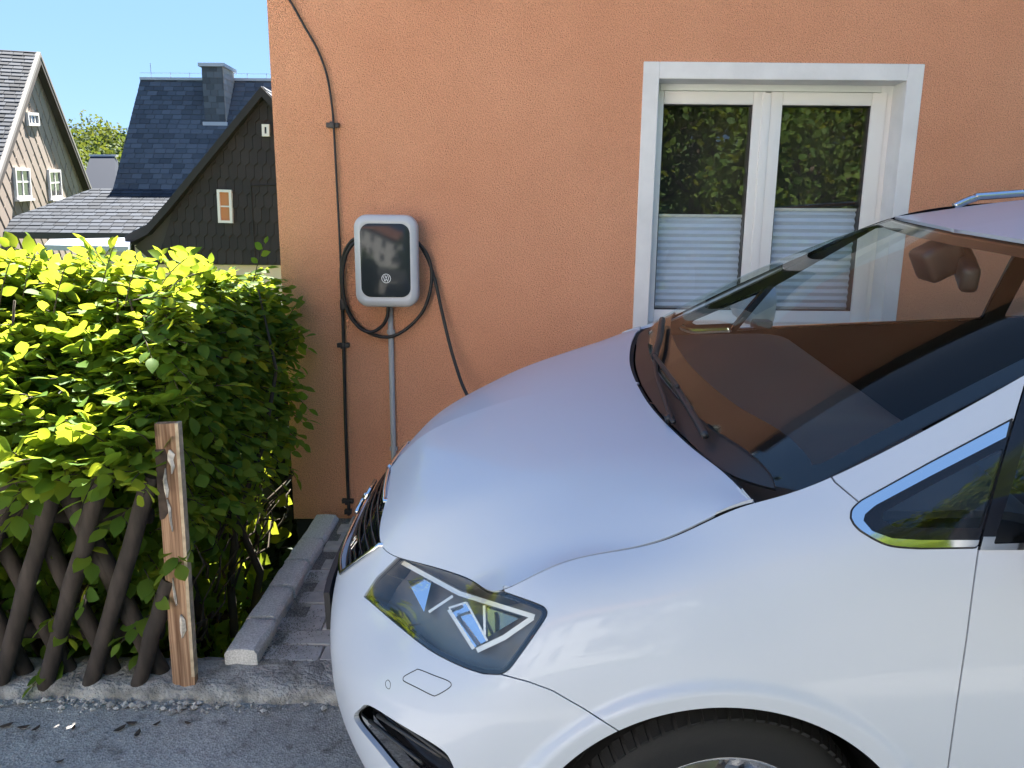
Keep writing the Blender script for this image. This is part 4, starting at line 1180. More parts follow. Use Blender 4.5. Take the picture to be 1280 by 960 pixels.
# black down cable with clips, swinging off at the top
dc = thing('lightning_cable', 'thin black cable clipped down the orange wall beside the wall box', 'cable', tuple(wy(435, 640, 0)))
loc = Vector(dc.location)
pts = [(345, -22, .02), (362, 0, .02), (380, 32, .02), (397, 62, .02), (408, 92, .02), (414, 125, .02), (417, 157, .02), (421, 230, .02), (424.5, 300, .02), (427.5, 370, .02), (429.5, 431, .02), (432, 530, .02), (434, 590, .02), (435.5, 625, .02), (436, 644, .02)]
P = [Vector(p) - loc for p in px_path(pts, 6)]
rad = [.0055 if p.z + loc.z > 1.28 else .0085 for p in P]
MB().tube(P, rad, 8).build('cable', M_CABLE, dc, True)
for (u, v) in ((417, 157), (430, 431), (435.5, 625)):
    p = Vector(wy(u, v, 0)) - loc
    MB().box((p.x - .030, -.026, p.z - .011), (p.x + .030, -.0, p.z + .011)).box((p.x - .011, -.036, p.z - .015), (p.x + .011, -.0265, p.z + .015)).build('clip', M_BLACK, dc, bevel=.003)
p = Vector(wy(430, 380, 0)) - loc
MB().box((p.x - .014, -.036, p.z - .028), (p.x + .014, -.0, p.z + .028)).build('connector', M_BLACK, dc, bevel=.008)
p = Vector(wy(436, 638, 0)) - loc
MB().box((p.x - .018, -.03, p.z - .012), (p.x + .018, 0, p.z + .012)).build('foot_clamp', M_BLACK, dc, bevel=.003)
# ------------------------------------------------------------------ foliage tools
def leaf_mat(name, c, c2, trans=(0.30, 0.42, 0.03), tw=0.45, rough=.45):
    m = bpy.data.materials.new(name); m.use_nodes = True
    N, L = m.node_tree.nodes, m.node_tree.links; p = N['Principled BSDF']; out = N['Material Output']
    g = N.new('ShaderNodeNewGeometry'); oi = N.new('ShaderNodeObjectInfo')
    ad = N.new('ShaderNodeMath'); ad.operation = 'ADD'; fr = N.new('ShaderNodeMath'); fr.operation = 'FRACT'
    L.new(g.outputs['Random Per Island'], ad.inputs[0]); L.new(oi.outputs['Random'], ad.inputs[1]); L.new(ad.outputs[0], fr.inputs[0])
    r = N.new('ShaderNodeValToRGB'); e = r.color_ramp.elements
    e[0].color = (*c, 1); e[1].color = (*c2, 1); e[0].position = .15; e[1].position = .95
    L.new(fr.outputs[0], r.inputs[0]); L.new(r.outputs[0], p.inputs['Base Color'])
    p.inputs['Roughness'].default_value = rough; p.inputs['Specular IOR Level'].default_value = .2
    t = N.new('ShaderNodeBsdfTranslucent')
    r2 = N.new('ShaderNodeValToRGB'); e = r2.color_ramp.elements
    e[0].color = (*trans, 1); e[1].color = (trans[0] * 1.5, trans[1] * 1.15, trans[2], 1)
    L.new(fr.outputs[0], r2.inputs[0]); L.new(r2.outputs[0], t.inputs[0])
    mx = N.new('ShaderNodeMixShader'); mx.inputs[0].default_value = tw
    L.new(p.outputs[0], mx.inputs[1]); L.new(t.outputs[0], mx.inputs[2]); L.new(mx.outputs[0], out.inputs[0])
    MATS[name] = m
    return m
def leaf_template(fold=.16, curl=.18, w=.32, n=5):
    """unit leaf along +Y, face up +Z"""
    V, Fc = [], []
    ws = {5: [0.02, .82, 1.0, .70, 0.0], 4: [.02, 1.0, .8, 0.0], 6: [0.03, .62, .96, 1.0, .66, 0.0]}[n]
    for i in range(n):
        t = i / (n - 1); ww = ws[i] * w; z = -curl * t * t
        V += [(-ww, t, z + fold * ww), (0, t, z), (ww, t, z + fold * ww)]
    for i in range(n - 1):
        for k in range(2): Fc.append((i * 3 + k, i * 3 + k + 1, (i + 1) * 3 + k + 1, (i + 1) * 3 + k))
    return np.array(V, float), np.array(Fc)
def mass(name, mats4, tmpl, m, parent):
    """bake many (4x4) leaf matrices into one mesh"""
    TV, TF = tmpl; A = np.array(mats4); n = len(A)
    V = np.einsum('nij,kj->nki', A[:, :3, :3], TV) + A[:, None, :3, 3]
    Fc = TF[None] + (np.arange(n) * len(TV))[:, None, None]
    me = bpy.data.meshes.new(name); V = V.reshape(-1, 3); Fc = Fc.reshape(-1, 4)
    me.vertices.add(len(V)); me.vertices.foreach_set('co', V.ravel())
    me.loops.add(Fc.size); me.loops.foreach_set('vertex_index', Fc.ravel().astype(np.int32))
    me.polygons.add(len(Fc)); me.polygons.foreach_set('loop_start', np.arange(0, Fc.size, 4, dtype=np.int32))
    me.polygons.foreach_set('loop_total', np.full(len(Fc), 4, np.int32))
    me.polygons.foreach_set('use_smooth', [True] * len(Fc))
    me.update(calc_edges=True); me.validate(); me.materials.append(m)
    return link(bpy.data.objects.new(name, me), parent)
def leaf_m(pos, d, nrm, size):
    d = np.array(d, float); d /= np.linalg.norm(d); nrm = np.array(nrm, float)
    x = np.cross(d, nrm); x /= max(np.linalg.norm(x), 1e-6); z = np.cross(x, d)
    M = np.eye(4); M[:3, 0], M[:3, 1], M[:3, 2], M[:3, 3] = x * size, d * size, z * size, pos
    return M

# ------------------------------------------------------------------ hedge
M_LEAF = leaf_mat('hornbeam_leaf', (0.065, 0.145, 0.020), (0.130, 0.225, 0.030), (0.27, 0.38, 0.03), .5, .6)
M_TWIG = mat('twig_bark', (0.06, 0.045, 0.03), rough=.9)
hedge = thing('hornbeam_hedge', 'bright green leafy hedge growing over the dark lattice fence beside the house', 'hedge', (-1.9, 3.0, -.35))
HO = np.array([-1.9, 3.0, -.35])
leaves, twigs = [], []
def spray(base, d, L_, n, size, plane_up=(0, 0, 1)):
    d = np.array(d, float); d /= np.linalg.norm(d)
    up = np.array(plane_up, float) + nrng.normal(0, .30, 3); side = np.cross(d, up); side /= np.linalg.norm(side); nn = np.cross(side, d)
    pts = []
    for i in range(n + 1):
        t = i / n
        pts.append(np.array(base) + d * L_ * t + np.array([0, 0, -1]) * L_ * .28 * t * t)
    twigs.append(pts)
    for i in range(n):
        p = pts[i + 1]; s = 1 if i % 2 else -1
        dd = d * .75 + side * s * .85 + nrng.normal(0, .16, 3) + np.array([0, 0, -.25])
        if i == n - 1: dd = d + nrng.normal(0, .15, 3) + np.array([0, 0, -.25])
        leaves.append(leaf_m(p, dd, nn + nrng.normal(0, .28, 3), size * (.75 + .5 * nrng.random()) * (1 - .25 * (i / n)), ))
def top_z(x, y): return 1.37 + .07 * math.sin(x * 5.1) + .06 * math.sin(y * 6.3 + x * 2) + .04 * math.sin(x * 13 + y * 7) - .9 * max(0.0, x + 1.50) ** 1.3
# top
for k in range(380):
    x, y = nrng.uniform(-2.9, -1.12), nrng.uniform(3.10, 3.72)
    spray((x, y, top_z(x, y) - .12 - .10 * nrng.random()), (nrng.normal(0, .55), nrng.normal(-.35, .5), .75), .16 + .12 * nrng.random(), 7, .074)
# front above the fence
for k in range(760):
    x = nrng.uniform(-2.7, -1.16); z = .74 + .62 * nrng.random() ** .8
    spray((x, 2.26 + .90 * (z - .74) / .62 + .10 * nrng.random(), z), (nrng.normal(0, .5), -.75, nrng.normal(.45, .35)), .17 + .12 * nrng.random(), 7, .080)
# right end, above the granite kerb, up against the house corner
for k in range(520):
    y = nrng.uniform(2.55, 3.66); z = .42 + .92 * nrng.random() ** .75
    x = -1.30 + .05 * nrng.random() + .07 * (z > .55) - .16 * max(0, z - .95)
    spray((x, y, z), (.7, nrng.normal(-.25, .5), nrng.normal(.1, .4)), .14 + .10 * nrng.random(), 7, .070)
# between and below the slats
for k in range(70):
    x = nrng.uniform(-2.3, -1.16); z = .10 + .62 * nrng.random()
    spray((x, 2.50 + .05 * nrng.random(), z), (nrng.normal(0, .7), -.55, nrng.normal(-.1, .5)), .13, 5, .068)
for (u, v) in [(40, 600), (20, 690), (100, 690), (170, 650), (175, 735), (100, 770), (60, 790), (185, 790), (215, 690), (240, 700), (30, 640), (110, 740), (150, 600), (75, 840)]:
    p = at_y(u, v, 2.36)
    spray((p[0], 2.40, p[2] + .05), (nrng.normal(0, .5), -.75, -.2), .12, 5, .078)
# long shoots above the top
for (u, v, Y) in [(140, 288, 2.9), (330, 288, 3.3), (200, 300, 3.0), (40, 297, 2.8), (120, 300, 3.2), (170, 305, 2.7), (260, 312, 3.1), (10, 305, 2.7), (80, 310, 2.6)]:
    p = at_y(u, v, Y); b = np.array([p[0] - .06, p[1], p[2] - .22]); spray(b, p - b, .24, 5, .05)
# dim inner filling
inner = []
for k in range(5200):
    x, y, z = nrng.uniform(-2.9, -1.27), nrng.uniform(2.52, 3.70), nrng.uniform(.05, 1.28)
    if y < 2.54 + max(0, z - .74) * 1.42 or z > top_z(x, y) - .12: continue
    d = nrng.normal(0, 1, 3); inner.append(leaf_m((x, y, z), d, nrng.normal(0, 1, 3), .085 * (.7 + .6 * nrng.random())))
LT = leaf_template(); LT6 = leaf_template(n=6)
A = np.array(leaves); pos = A[:, :3, 3]; dist = np.linalg.norm(pos - CAM, axis=1); px = project(pos)
vis = (px[:, 0] > 5) & (px[:, 0] < 380) & (px[:, 1] > 285) & (px[:, 1] < 900)
order = np.argsort(np.where(vis, dist, 1e9))[:300]
near_i = set(order.tolist())
A[:, :3, 3] -= HO
rest_l = [A[i] for i in range(len(A)) if i not in near_i]
tag(mass('foliage', rest_l, LT, M_LEAF, hedge), kind='stuff')
for k in range(2600):
    x, y, z = nrng.uniform(-2.9, -1.24), nrng.uniform(2.9, 3.8), nrng.uniform(-.33, .7)
    inner.append(leaf_m((x, y, z), nrng.normal(0, 1, 3), nrng.normal(0, 1, 3), .10 * (.7 + .6 * nrng.random())))
I_ = np.array(inner); I_[:, :3, 3] -= HO
tag(mass('inner_foliage', I_, leaf_template(n=4, w=.36), M_LEAF, hedge), kind='stuff')
lme = []
for (fo, cu, ww) in ((.16, .18, .32), (.25, .30, .30), (.08, .05, .34), (.2, -.05, .31)):
    TV, TF = leaf_template(fo, cu, ww, 6)
    me = bpy.data.meshes.new('leaf'); me.from_pydata([tuple(v) for v in TV], [], [tuple(f) for f in TF.tolist()]); me.materials.append(M_LEAF)
    me.polygons.foreach_set('use_smooth', [True] * len(me.polygons)); lme.append(me)
for i in near_i:
    o = bpy.data.objects.new('leaf', lme[i % 4]); link(o, hedge); o.matrix_local = Matrix(A[i].tolist())
tw = MB()
for pts in twigs: tw.tube([p - HO for p in pts[::2] + [pts[-1]]], [.0022] * len(pts[::2]) + [.001], 3, cap=False)
tag(tw.build('twigs', M_TWIG, hedge, True), kind='stuff')
for k in range(26):
    x = -2.7 + 1.5 * k / 25 + rnd.uniform(-.04, .04); y = rnd.uniform(2.75, 3.35)
    pts = [(x, y, -.35)]
    for j in range(5): pts.append((pts[-1][0] + rnd.gauss(0, .07), pts[-1][1] + rnd.gauss(0, .07), pts[-1][2] + .33))
    MB().tube([np.array(p) - HO for p in pts], [.022, .019, .015, .012, .008, .004], 6).build('stem', M_TWIG, hedge, True)
for k in range(34):   # bare branchlets seen in the dark under the right end
    y = rnd.uniform(2.6, 3.6); p0 = np.array([-1.25, y, rnd.uniform(-.1, .3)])
    pts = [p0]
    for j in range(4): pts.append(pts[-1] + np.array([rnd.uniform(-.02, .07), rnd.gauss(0, .06), rnd.uniform(.0, .12)]))
    MB().tube([p - HO for p in pts], [.008, .006, .005, .004, .002], 5).build('branch', M_TWIG, hedge, True)
# leaf litter and low weeds in the ditch beside the kerb
lit = [leaf_m((nrng.uniform(-1.5, -1.02), nrng.uniform(2.42, 3.7), -.335 + .03 * nrng.random()), nrng.normal(0, 1, 3) * [1, 1, .2], np.array([0, 0, 1]) + nrng.normal(0, .4, 3), .06) for _ in range(500)]
tag(mass('leaf_litter', lit, leaf_template(n=4), mat('litter', (0.07, 0.045, 0.025), rough=.9, island=.5), None), 'fallen leaves in the dark ditch between hedge and kerb', 'leaf litter', kind='stuff')
weed = []
for _ in range(70):
    b = np.array([nrng.uniform(-1.35, -1.04), nrng.uniform(2.5, 3.6), -.34])
    for j in range(6): weed.append(leaf_m(b + [0, 0, .04 * j * nrng.random()], nrng.normal(0, .6, 3) + [0, 0, .8], nrng.normal(0, 1, 3), .07))
tag(mass('weeds', weed, leaf_template(n=4, w=.2), M_LEAF, None), 'low green weeds in the ditch beside the granite kerb', 'weeds', kind='stuff')

# shrub added as dark backing behind the hedge; shade put into its leaf colour
gs = thing('dark_backing_shrub', 'added shrub with shade in its leaf colour, backing the gap behind the hedge', 'shrub', (-2.2, 4.6, -.5))
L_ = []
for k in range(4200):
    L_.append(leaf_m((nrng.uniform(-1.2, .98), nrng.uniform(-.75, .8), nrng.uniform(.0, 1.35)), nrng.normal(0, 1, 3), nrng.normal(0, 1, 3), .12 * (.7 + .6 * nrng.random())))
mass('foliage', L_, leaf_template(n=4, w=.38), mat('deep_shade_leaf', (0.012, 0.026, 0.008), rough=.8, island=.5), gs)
st = MB()
for j in range(8): st.tube([(rnd.uniform(-1, .8), rnd.uniform(-.5, .5), -.1), (rnd.uniform(-1, .8), rnd.uniform(-.5, .5), 1.1)], [.02, .006], 5)
st.build('stems', M_TWIG, gs)

# ------------------------------------------------------------------ lattice fence and post
def wood_mat(name, c, c2, sc=(60, 60, 3)):
    m = bpy.data.materials.new(name); m.use_nodes = True
    N, L = m.node_tree.nodes, m.node_tree.links; p = N['Principled BSDF']
    tc = N.new('ShaderNodeTexCoord'); mp_ = N.new('ShaderNodeMapping'); mp_.inputs['Scale'].default_value = sc
    nz = N.new('ShaderNodeTexNoise'); nz.inputs['Scale'].default_value = 1; nz.inputs['Detail'].default_value = 5
    L.new(tc.outputs['Object'], mp_.inputs[0]); L.new(mp_.outputs[0], nz.inputs['Vector'])
    r = N.new('ShaderNodeValToRGB'); e = r.color_ramp.elements; e[0].color, e[1].color = (*c, 1), (*c2, 1); e[0].position, e[1].position = .38, .64
    L.new(nz.outputs[0], r.inputs[0]); L.new(r.outputs[0], p.inputs['Base Color']); p.inputs['Roughness'].default_value = .85
    b = N.new('ShaderNodeBump'); b.inputs['Strength'].default_value = .6; b.inputs['Distance'].default_value = .004
    L.new(nz.outputs[0], b.inputs['Height']); L.new(b.outputs[0], p.inputs['Normal'])
    return m
M_SLAT = wood_mat('dark_stained_wood', (0.024, 0.018, 0.015), (0.050, 0.038, 0.032), (30, 30, 7))
fence = thing('lattice_fence', 'low dark brown crossed pole fence overgrown by the hedge', 'fence', (-1.9, 2.36, 0))
FO = Vector((-1.9, 2.36, 0))
hgt = .74; lean = .285
def pole(p0, p1, r):
    p0, p1 = Vector(p0) - FO, Vector(p1) - FO; n = 6
    pts = [p0.lerp(p1, t / n) + Vector((rnd.gauss(0, .003), rnd.gauss(0, .002), 0)) for t in range(n + 1)]
    o = MB().tube([Vector((0, 0, 0))] * 0 + pts, [r * rnd.uniform(.92, 1.06) for _ in pts], 12).build('slat', M_SLAT, fence, True)
    try: o.data.set_sharp_from_angle(angle=math.radians(50))
    except Exception: pass
for k in range(-7, 4):
    xb = float(at_y(112, 853, 2.325)[0]) + (k - 3) * .155
    pole((xb, 2.325, .02), (xb + lean * rnd.uniform(.96, 1.04), 2.325, .02 + hgt + rnd.uniform(-.02, .05)), .028)
pole((float(at_y(170, 851, 2.325)[0]), 2.325, .02), (float(at_y(212, 715, 2.325)[0]), 2.325, .42), .027)
for k in range(-6, 10):
    xb = float(at_y(145, 846, 2.385)[0]) + (k - 3) * .155
    if xb > -1.20: continue
    pole((xb, 2.385, .02), (xb - lean * rnd.uniform(.96, 1.04), 2.385, .02 + hgt + rnd.uniform(-.02, .04)), .028)
xr = float(at_y(206, 838, 2.385)[0])
pole((xr, 2.385, .02), (xr - lean, 2.385, .02 + hgt), .028)
for z in (.17, .60):
    MB().tube([Vector((-3.3, 2.43, z)) - FO, Vector((-1.22, 2.43, z)) - FO], .028, 10).build('rail', M_SLAT, fence, True)
M_POST = wood_mat('weathered_post_wood', (0.15, 0.075, 0.04), (0.40, 0.25, 0.155), (120, 120, 2.0))
post = thing('fence_post', 'weathered reddish wooden post splitting at the end of the lattice fence', 'post', tuple(at_y(230, 843, 2.31)))
PO = Vector(post.location)
c = [at_y(193, 530, 2.31), at_y(222, 529, 2.31), at_y(243, 846, 2.31), at_y(215, 846, 2.31)]
n = 12; V, Fc = [], []
for j in range(n + 1):
    t = j / n
    a = Vector(c[0]).lerp(Vector(c[3]), t) - PO; b = Vector(c[1]).lerp(Vector(c[2]), t) - PO
    if j == n: a.z = b.z = -.12
    w = rnd.uniform(-.0015, .0015)
    V += [a + Vector((w, 0, 0)), a.lerp(b, .33) + Vector((0, -.002 + w, 0)), a.lerp(b, .66) + Vector((0, w, 0)), b + Vector((w, 0, 0)), b + Vector((w, .026, 0)), a + Vector((w, .026, 0))]
for j in range(n):
    for k in range(6): Fc.append((j * 6 + k, j * 6 + (k + 1) % 6, (j + 1) * 6 + (k + 1) % 6, (j + 1) * 6 + k))
Fc += [(5, 4, 3, 2, 1, 0), tuple(n * 6 + k for k in range(6))]
obj('timber', [tuple(v) for v in V], Fc, M_POST, post)
MB().box((0, 0, 0), (.012, .066, .86)).build('sapwood_edge', mat('pale_sapwood', (0.45, 0.36, 0.25), rough=.85, var=.25, scale=30), post)
se = [o for o in post.children if o.name.startswith('sapwood')][0]
b0, b1 = Vector(c[2]) - PO, Vector(c[1]) - PO
me = se.data
cs = [(b0.x - .009, b0.y - .0015, b0.z), (b0.x + .0015, b0.y - .0015, b0.z), (b0.x + .0015, b0.y + 0.0275, b0.z), (b0.x - .009, b0.y + 0.0275, b0.z), (b1.x - .009, b1.y - .0015, b1.z), (b1.x + .0015, b1.y - .0015, b1.z), (b1.x + .0015, b1.y + 0.0275, b1.z), (b1.x - .009, b1.y + 0.0275, b1.z)]
for v, q in zip(me.vertices, cs): v.co = q
M_SPL = mat('torn_wood', (0.55, 0.50, 0.44), rough=.9, var=.3, scale=60)
def splinter(pts, w0=3.5):
    m_ = MB(); P = [Vector(at_y(u, v, 2.306)) - PO for u, v, w in pts]; V, Fc = [], []
    for p, (u, v, w) in zip(P, pts):
        h = w / 380 / 2
        V += [p + Vector((-h, 0, 0)), p + Vector((0, -.006, 0)), p + Vector((h, 0, 0))]
    for j in range(len(P) - 1):
        for k in range(2): Fc.append((j * 3 + k, j * 3 + k + 1, (j + 1) * 3 + k + 1, (j + 1) * 3 + k))
    m_.add([tuple(v) for v in V], Fc).build('splinter', M_SPL, post)
splinter([(212, 562, 2), (214, 568, 9), (213, 575, 7), (216, 583, 5), (215, 592, 1)])
splinter([(207, 585, 1), (206, 600, 5), (208, 612, 6), (209, 622, 2)])
splinter([(209, 624, 1), (212, 636, 4), (213, 650, 3), (216, 664, 1)])
splinter([(216, 722, 1), (217, 735, 3), (219, 748, 4), (221, 756, 1)])
splinter([(226, 768, 2), (228, 775, 7), (229, 788, 8), (228, 797, 1)])
# dark torn hollow on the left face of the post
m_ = MB()
hp_ = [(194, 562), (206, 561), (209, 570), (207, 590), (205, 604), (207, 622), (211, 640), (206, 648), (200, 650), (197, 610)]
P = [Vector(at_y(u, v, 2.3075)) - PO for u, v in hp_]
m_.prism([tuple(p) for p in P], (0, -.002, 0)).build('torn_hollow', mat('torn_dark', (0.05, 0.035, 0.028), rough=.95, var=.4, scale=30), post)
# ------------------------------------------------------------------ village houses
def clip_poly(P, Q):
    """clip polygon P by convex CCW polygon Q (2-D)"""
    out = P
    for i in range(len(Q)):
        a, b = Q[i], Q[(i + 1) % len(Q)]; inp, out = out, []
        if not inp: return []
        side = lambda p: (b[0] - a[0]) * (p[1] - a[1]) - (b[1] - a[1]) * (p[0] - a[0])
        for j in range(len(inp)):
            p, q = inp[j], inp[(j + 1) % len(inp)]; sp, sq = side(p), side(q)
            if sp >= 0: out.append(p)
            if (sp > 0 and sq < 0) or (sp < 0 and sq > 0):
                t = sp / (sp - sq); out.append((p[0] + t * (q[0] - p[0]), p[1] + t * (q[1] - p[1])))
    return out
def shingles(name, O, U, Vv, poly, tw, th, m, parent, skew=0.0, lift=.012, rot=0.0, jit=.1, point=False):
    """lapped pieces on a plane O + a U + b V inside a convex polygon (a, b), joined into one part"""
    O, U, Vv = Vector(O), Vector(U).normalized(), Vector(Vv).normalized(); Nn = U.cross(Vv)
    area = sum(poly[i][0] * poly[(i + 1) % len(poly)][1] - poly[(i + 1) % len(poly)][0] * poly[i][1] for i in range(len(poly)))
    if area < 0: poly = poly[::-1]
    c_, s_ = math.cos(rot), math.sin(rot)
    P2 = [(a * c_ + b * s_, -a * s_ + b * c_) for a, b in poly]
    x0, x1 = min(p[0] for p in P2), max(p[0] for p in P2); y0, y1 = min(p[1] for p in P2), max(p[1] for p in P2)
    mb_ = MB(); j = 0; y = y0 - th
    while y < y1:
        x = x0 - tw * (1 + .5 * (j % 2)) + rnd.uniform(-jit, jit) * tw
        while x < x1:
            w = tw * rnd.uniform(1 - jit, 1 + jit); g = tw * .02
            if point: t = [(x + g, y + th * 1.25), (x + g, y + th * .22), (x + w * .5, y - th * .02), (x + w - g, y + th * .22), (x + w - g, y + th * 1.25)][::-1]
            else: t = [(x + g, y), (x + w - g, y), (x + w - g, y + th * 1.2), (x + g, y + th * 1.2)]
            q = clip_poly(t, P2)
            if len(q) > 2:
                dz = rnd.uniform(0, .3) * lift
                V_ = []
                for (a, b) in q:
                    h = lift * (1.2 - (b - y) / th) + dz + .004
                    aa, bb = a * c_ - b * s_, a * s_ + b * c_
                    V_.append(tuple(O + U * aa + Vv * bb + Nn * h))
                low = [tuple(Vector(v) - Nn * (lift * 1.4)) for v in V_]
                k = len(V_)
                mb_.add(V_ + low, [tuple(range(k))] + [(i, i + k, (i + 1) % k + k, (i + 1) % k) for i in range(k)])
            x += w
        y += th; j += 1
    return tag(mb_.build(name, m, parent), kind='stuff')
M_SLATE = mat('roof_slate', (0.075, 0.088, 0.108), rough=.75, island=.3, spec=.12)
M_SLATE2 = mat('roof_slate_dark', (0.05, 0.055, 0.065), rough=.75, island=.5, spec=.12)
M_CLAD = mat('grey_slate_cladding', (0.235, 0.19, 0.155), rough=.75, island=.08)
M_DARKW = mat('dark_brown_shingle', (0.020, 0.015, 0.014), rough=.7, island=.3)
M_DARKF = mat('dark_fascia', (0.016, 0.013, 0.013), rough=.7)
M_CREAM = mat('cream_plaster', (0.60, 0.52, 0.38), rough=.9)
M_WFR = mat('white_window_wood', (0.72, 0.70, 0.68), rough=.5)
M_PANE = mat('window_pane_dark', (0.03, 0.035, 0.045), rough=.08)
M_ORANGE = mat('orange_board', (0.50, 0.20, 0.08), rough=.7)
M_TIN = mat('pale_tin', (0.34, 0.38, 0.45), rough=.6, metal=.0, spec=.2)

def plane_hit(u, v, P0, n):
    d = ray(u, v); t = ((np.array(P0) - CAM) @ np.array(n)) / (d @ np.array(n)); return CAM + d * t
def facade_window(parent, pts, n, frame=.07, pane_m=None, bars=((.5, 'v'),), depth=.05, sill=True):
    """pts: 4 world corners tl,tr,br,bl on the facade; real frame, bars and pane"""
    tl, tr, br, bl = [Vector(p) for p in pts]; n = Vector(n)
    ux = (tr - tl); uz = (tl - bl); W_, H_ = ux.length, uz.length; ux.normalize(); uz.normalize()
    def bx(a0, a1, b0, b1, d0, d1):
        q = [bl + ux * a + uz * b + n * d0 for a, b in ((a0, b0), (a1, b0), (a1, b1), (a0, b1))]
        return [tuple(p) for p in q], tuple(n * (d1 - d0))
    wo = MB()
    for a0, a1, b0, b1 in ((0, frame, 0, H_), (W_ - frame, W_, 0, H_), (frame, W_ - frame, 0, frame), (frame, W_ - frame, H_ - frame, H_)):
        q, d = bx(a0, a1, b0, b1, .0, depth); wo.prism(q, d)
    for t, k in bars:
        if k == 'v': q, d = bx(W_ * t - frame * .4, W_ * t + frame * .4, frame, H_ - frame, .0, depth * .8)
        else: q, d = bx(frame, W_ - frame, H_ * t - frame * .3, H_ * t + frame * .3, 0, depth * .7)
        wo.prism(q, d)
    w = wo.build('window', M_WFR, parent)
    q, d = bx(frame * .6, W_ - frame * .6, frame * .6, H_ - frame * .6, .005, depth * .6)
    MB().prism(q, d).build('pane', pane_m or M_PANE, w)
    if sill:
        q, d = bx(-.05, W_ + .05, -.06, 0, 0, depth + .06); MB().prism(q, d).build('sill', M_WFR, w)
    return w

# --- house with the diagonal slate gable
al = math.radians(16); n1 = np.array([math.cos(al), math.sin(al), 0.0]); t1 = np.array([-math.sin(al), math.cos(al), 0.0])
A0 = CAM + ray(38, 74) * (15.0 / -ray(38, 74)[0])
g1 = lambda u, v: plane_hit(u, v, A0, n1)
E1 = g1(103, 238); hw = float((E1 - A0) @ t1); ez = float(E1[2]); az = float(A0[2])
lh = thing('slate_house', 'house with steep gable clad in diagonal grey slates', 'house', (float(A0[0]), float(A0[1]), -3.0))
LO = np.array(lh.location)
def lp(a, z, d=0.0): return tuple(A0 * [1, 1, 0] + t1 * a + n1 * d + np.array([0, 0, z]) - LO)
GZ = -3.0; slope = (az - ez) / hw
MB().prism([lp(-hw, GZ), lp(hw, GZ), lp(hw, ez), lp(0, az), lp(-hw, ez)], tuple(-n1 * 9.0)).build('wall', mat('gable_board', (0.2, 0.19, 0.18), rough=.9), lh)
ow = .35
for s in (-1, 1):
    a = [lp(s * (hw + ow), ez - ow * slope + .03, .28), lp(0, az + .03, .28), lp(0, az + .20, .28), lp(s * (hw + ow), ez - ow * slope + .20, .28)]
    r_ = MB().prism(a, tuple(-n1 * 9.6)).build('roof', mat('roof_board', (0.05, 0.045, 0.045), rough=.8), lh)
    f_ = [lp(s * (hw + ow), ez - ow * slope - .10, .285), lp(0, az - .12, .285), lp(0, az + .10, .285), lp(s * (hw + ow), ez - ow * slope + .10, .285)]
    MB().prism(f_, tuple(-n1 * .05)).build('bargeboard', mat('brown_board', (0.035, 0.026, 0.022), rough=.8), lh)
    f_ = [lp(s * (hw + ow), ez - ow * slope + .105, .30), lp(0, az + .105, .30), lp(0, az + .23, .30), lp(s * (hw + ow), ez - ow * slope + .23, .30)]
    MB().prism(f_, tuple(-n1 * .12)).build('verge_trim', mat('verge_grey', (0.20, 0.185, 0.17), rough=.7), lh)
    L_ = math.hypot(hw + ow, (hw + ow) * slope)
    O = Vector(lp(s * (hw + ow), ez - ow * slope + .205, .20)); V_ = Vector(lp(0, az + .205, .20)) - O; U_ = Vector(tuple(-n1)) * (1 if s > 0 else -1)
    Lr = 9.3
    poly = [(0, 0), (Lr, 0), (Lr, V_.length), (0, V_.length)] if s > 0 else [(-Lr, 0), (0, 0), (0, V_.length), (-Lr, V_.length)]
    shingles('roof_slates', O, U_, V_, poly, .30, .20, M_SLATE2, r_, lift=.02, jit=.12)
shingles('slate_cladding', lp(0, 0, .012), tuple(t1), (0, 0, 1), [(-hw, -1.0), (hw, -1.0), (hw, ez), (0, az), (-hw, ez)], 1.0, .50, M_CLAD, lh, rot=math.radians(-47), lift=.016, jit=.03)
def quad_on(fn, u0, v0, u1, v1, sk=0): return [fn(u0, v0) - LO, fn(u1, v0 + sk) - LO, fn(u1, v1 + sk) - LO, fn(u0, v1) - LO]
facade_window(lh, [g1(14, 209) - LO, g1(33, 210) - LO, g1(36, 248) - LO, g1(17, 249) - LO], n1, .085, bars=((.5, 'v'), (.55, 'h')), depth=.10)
facade_window(lh, [g1(57, 212) - LO, g1(72, 212) - LO, g1(75, 249) - LO, g1(60, 249) - LO], n1, .085, bars=((.5, 'v'), (.55, 'h')), depth=.10)
facade_window(lh, [g1(30, 140) - LO, g1(44, 141) - LO, g1(46, 158) - LO, g1(32, 157) - LO], n1, .08, bars=((.34, 'v'), (.66, 'v')), depth=.10, sill=False)

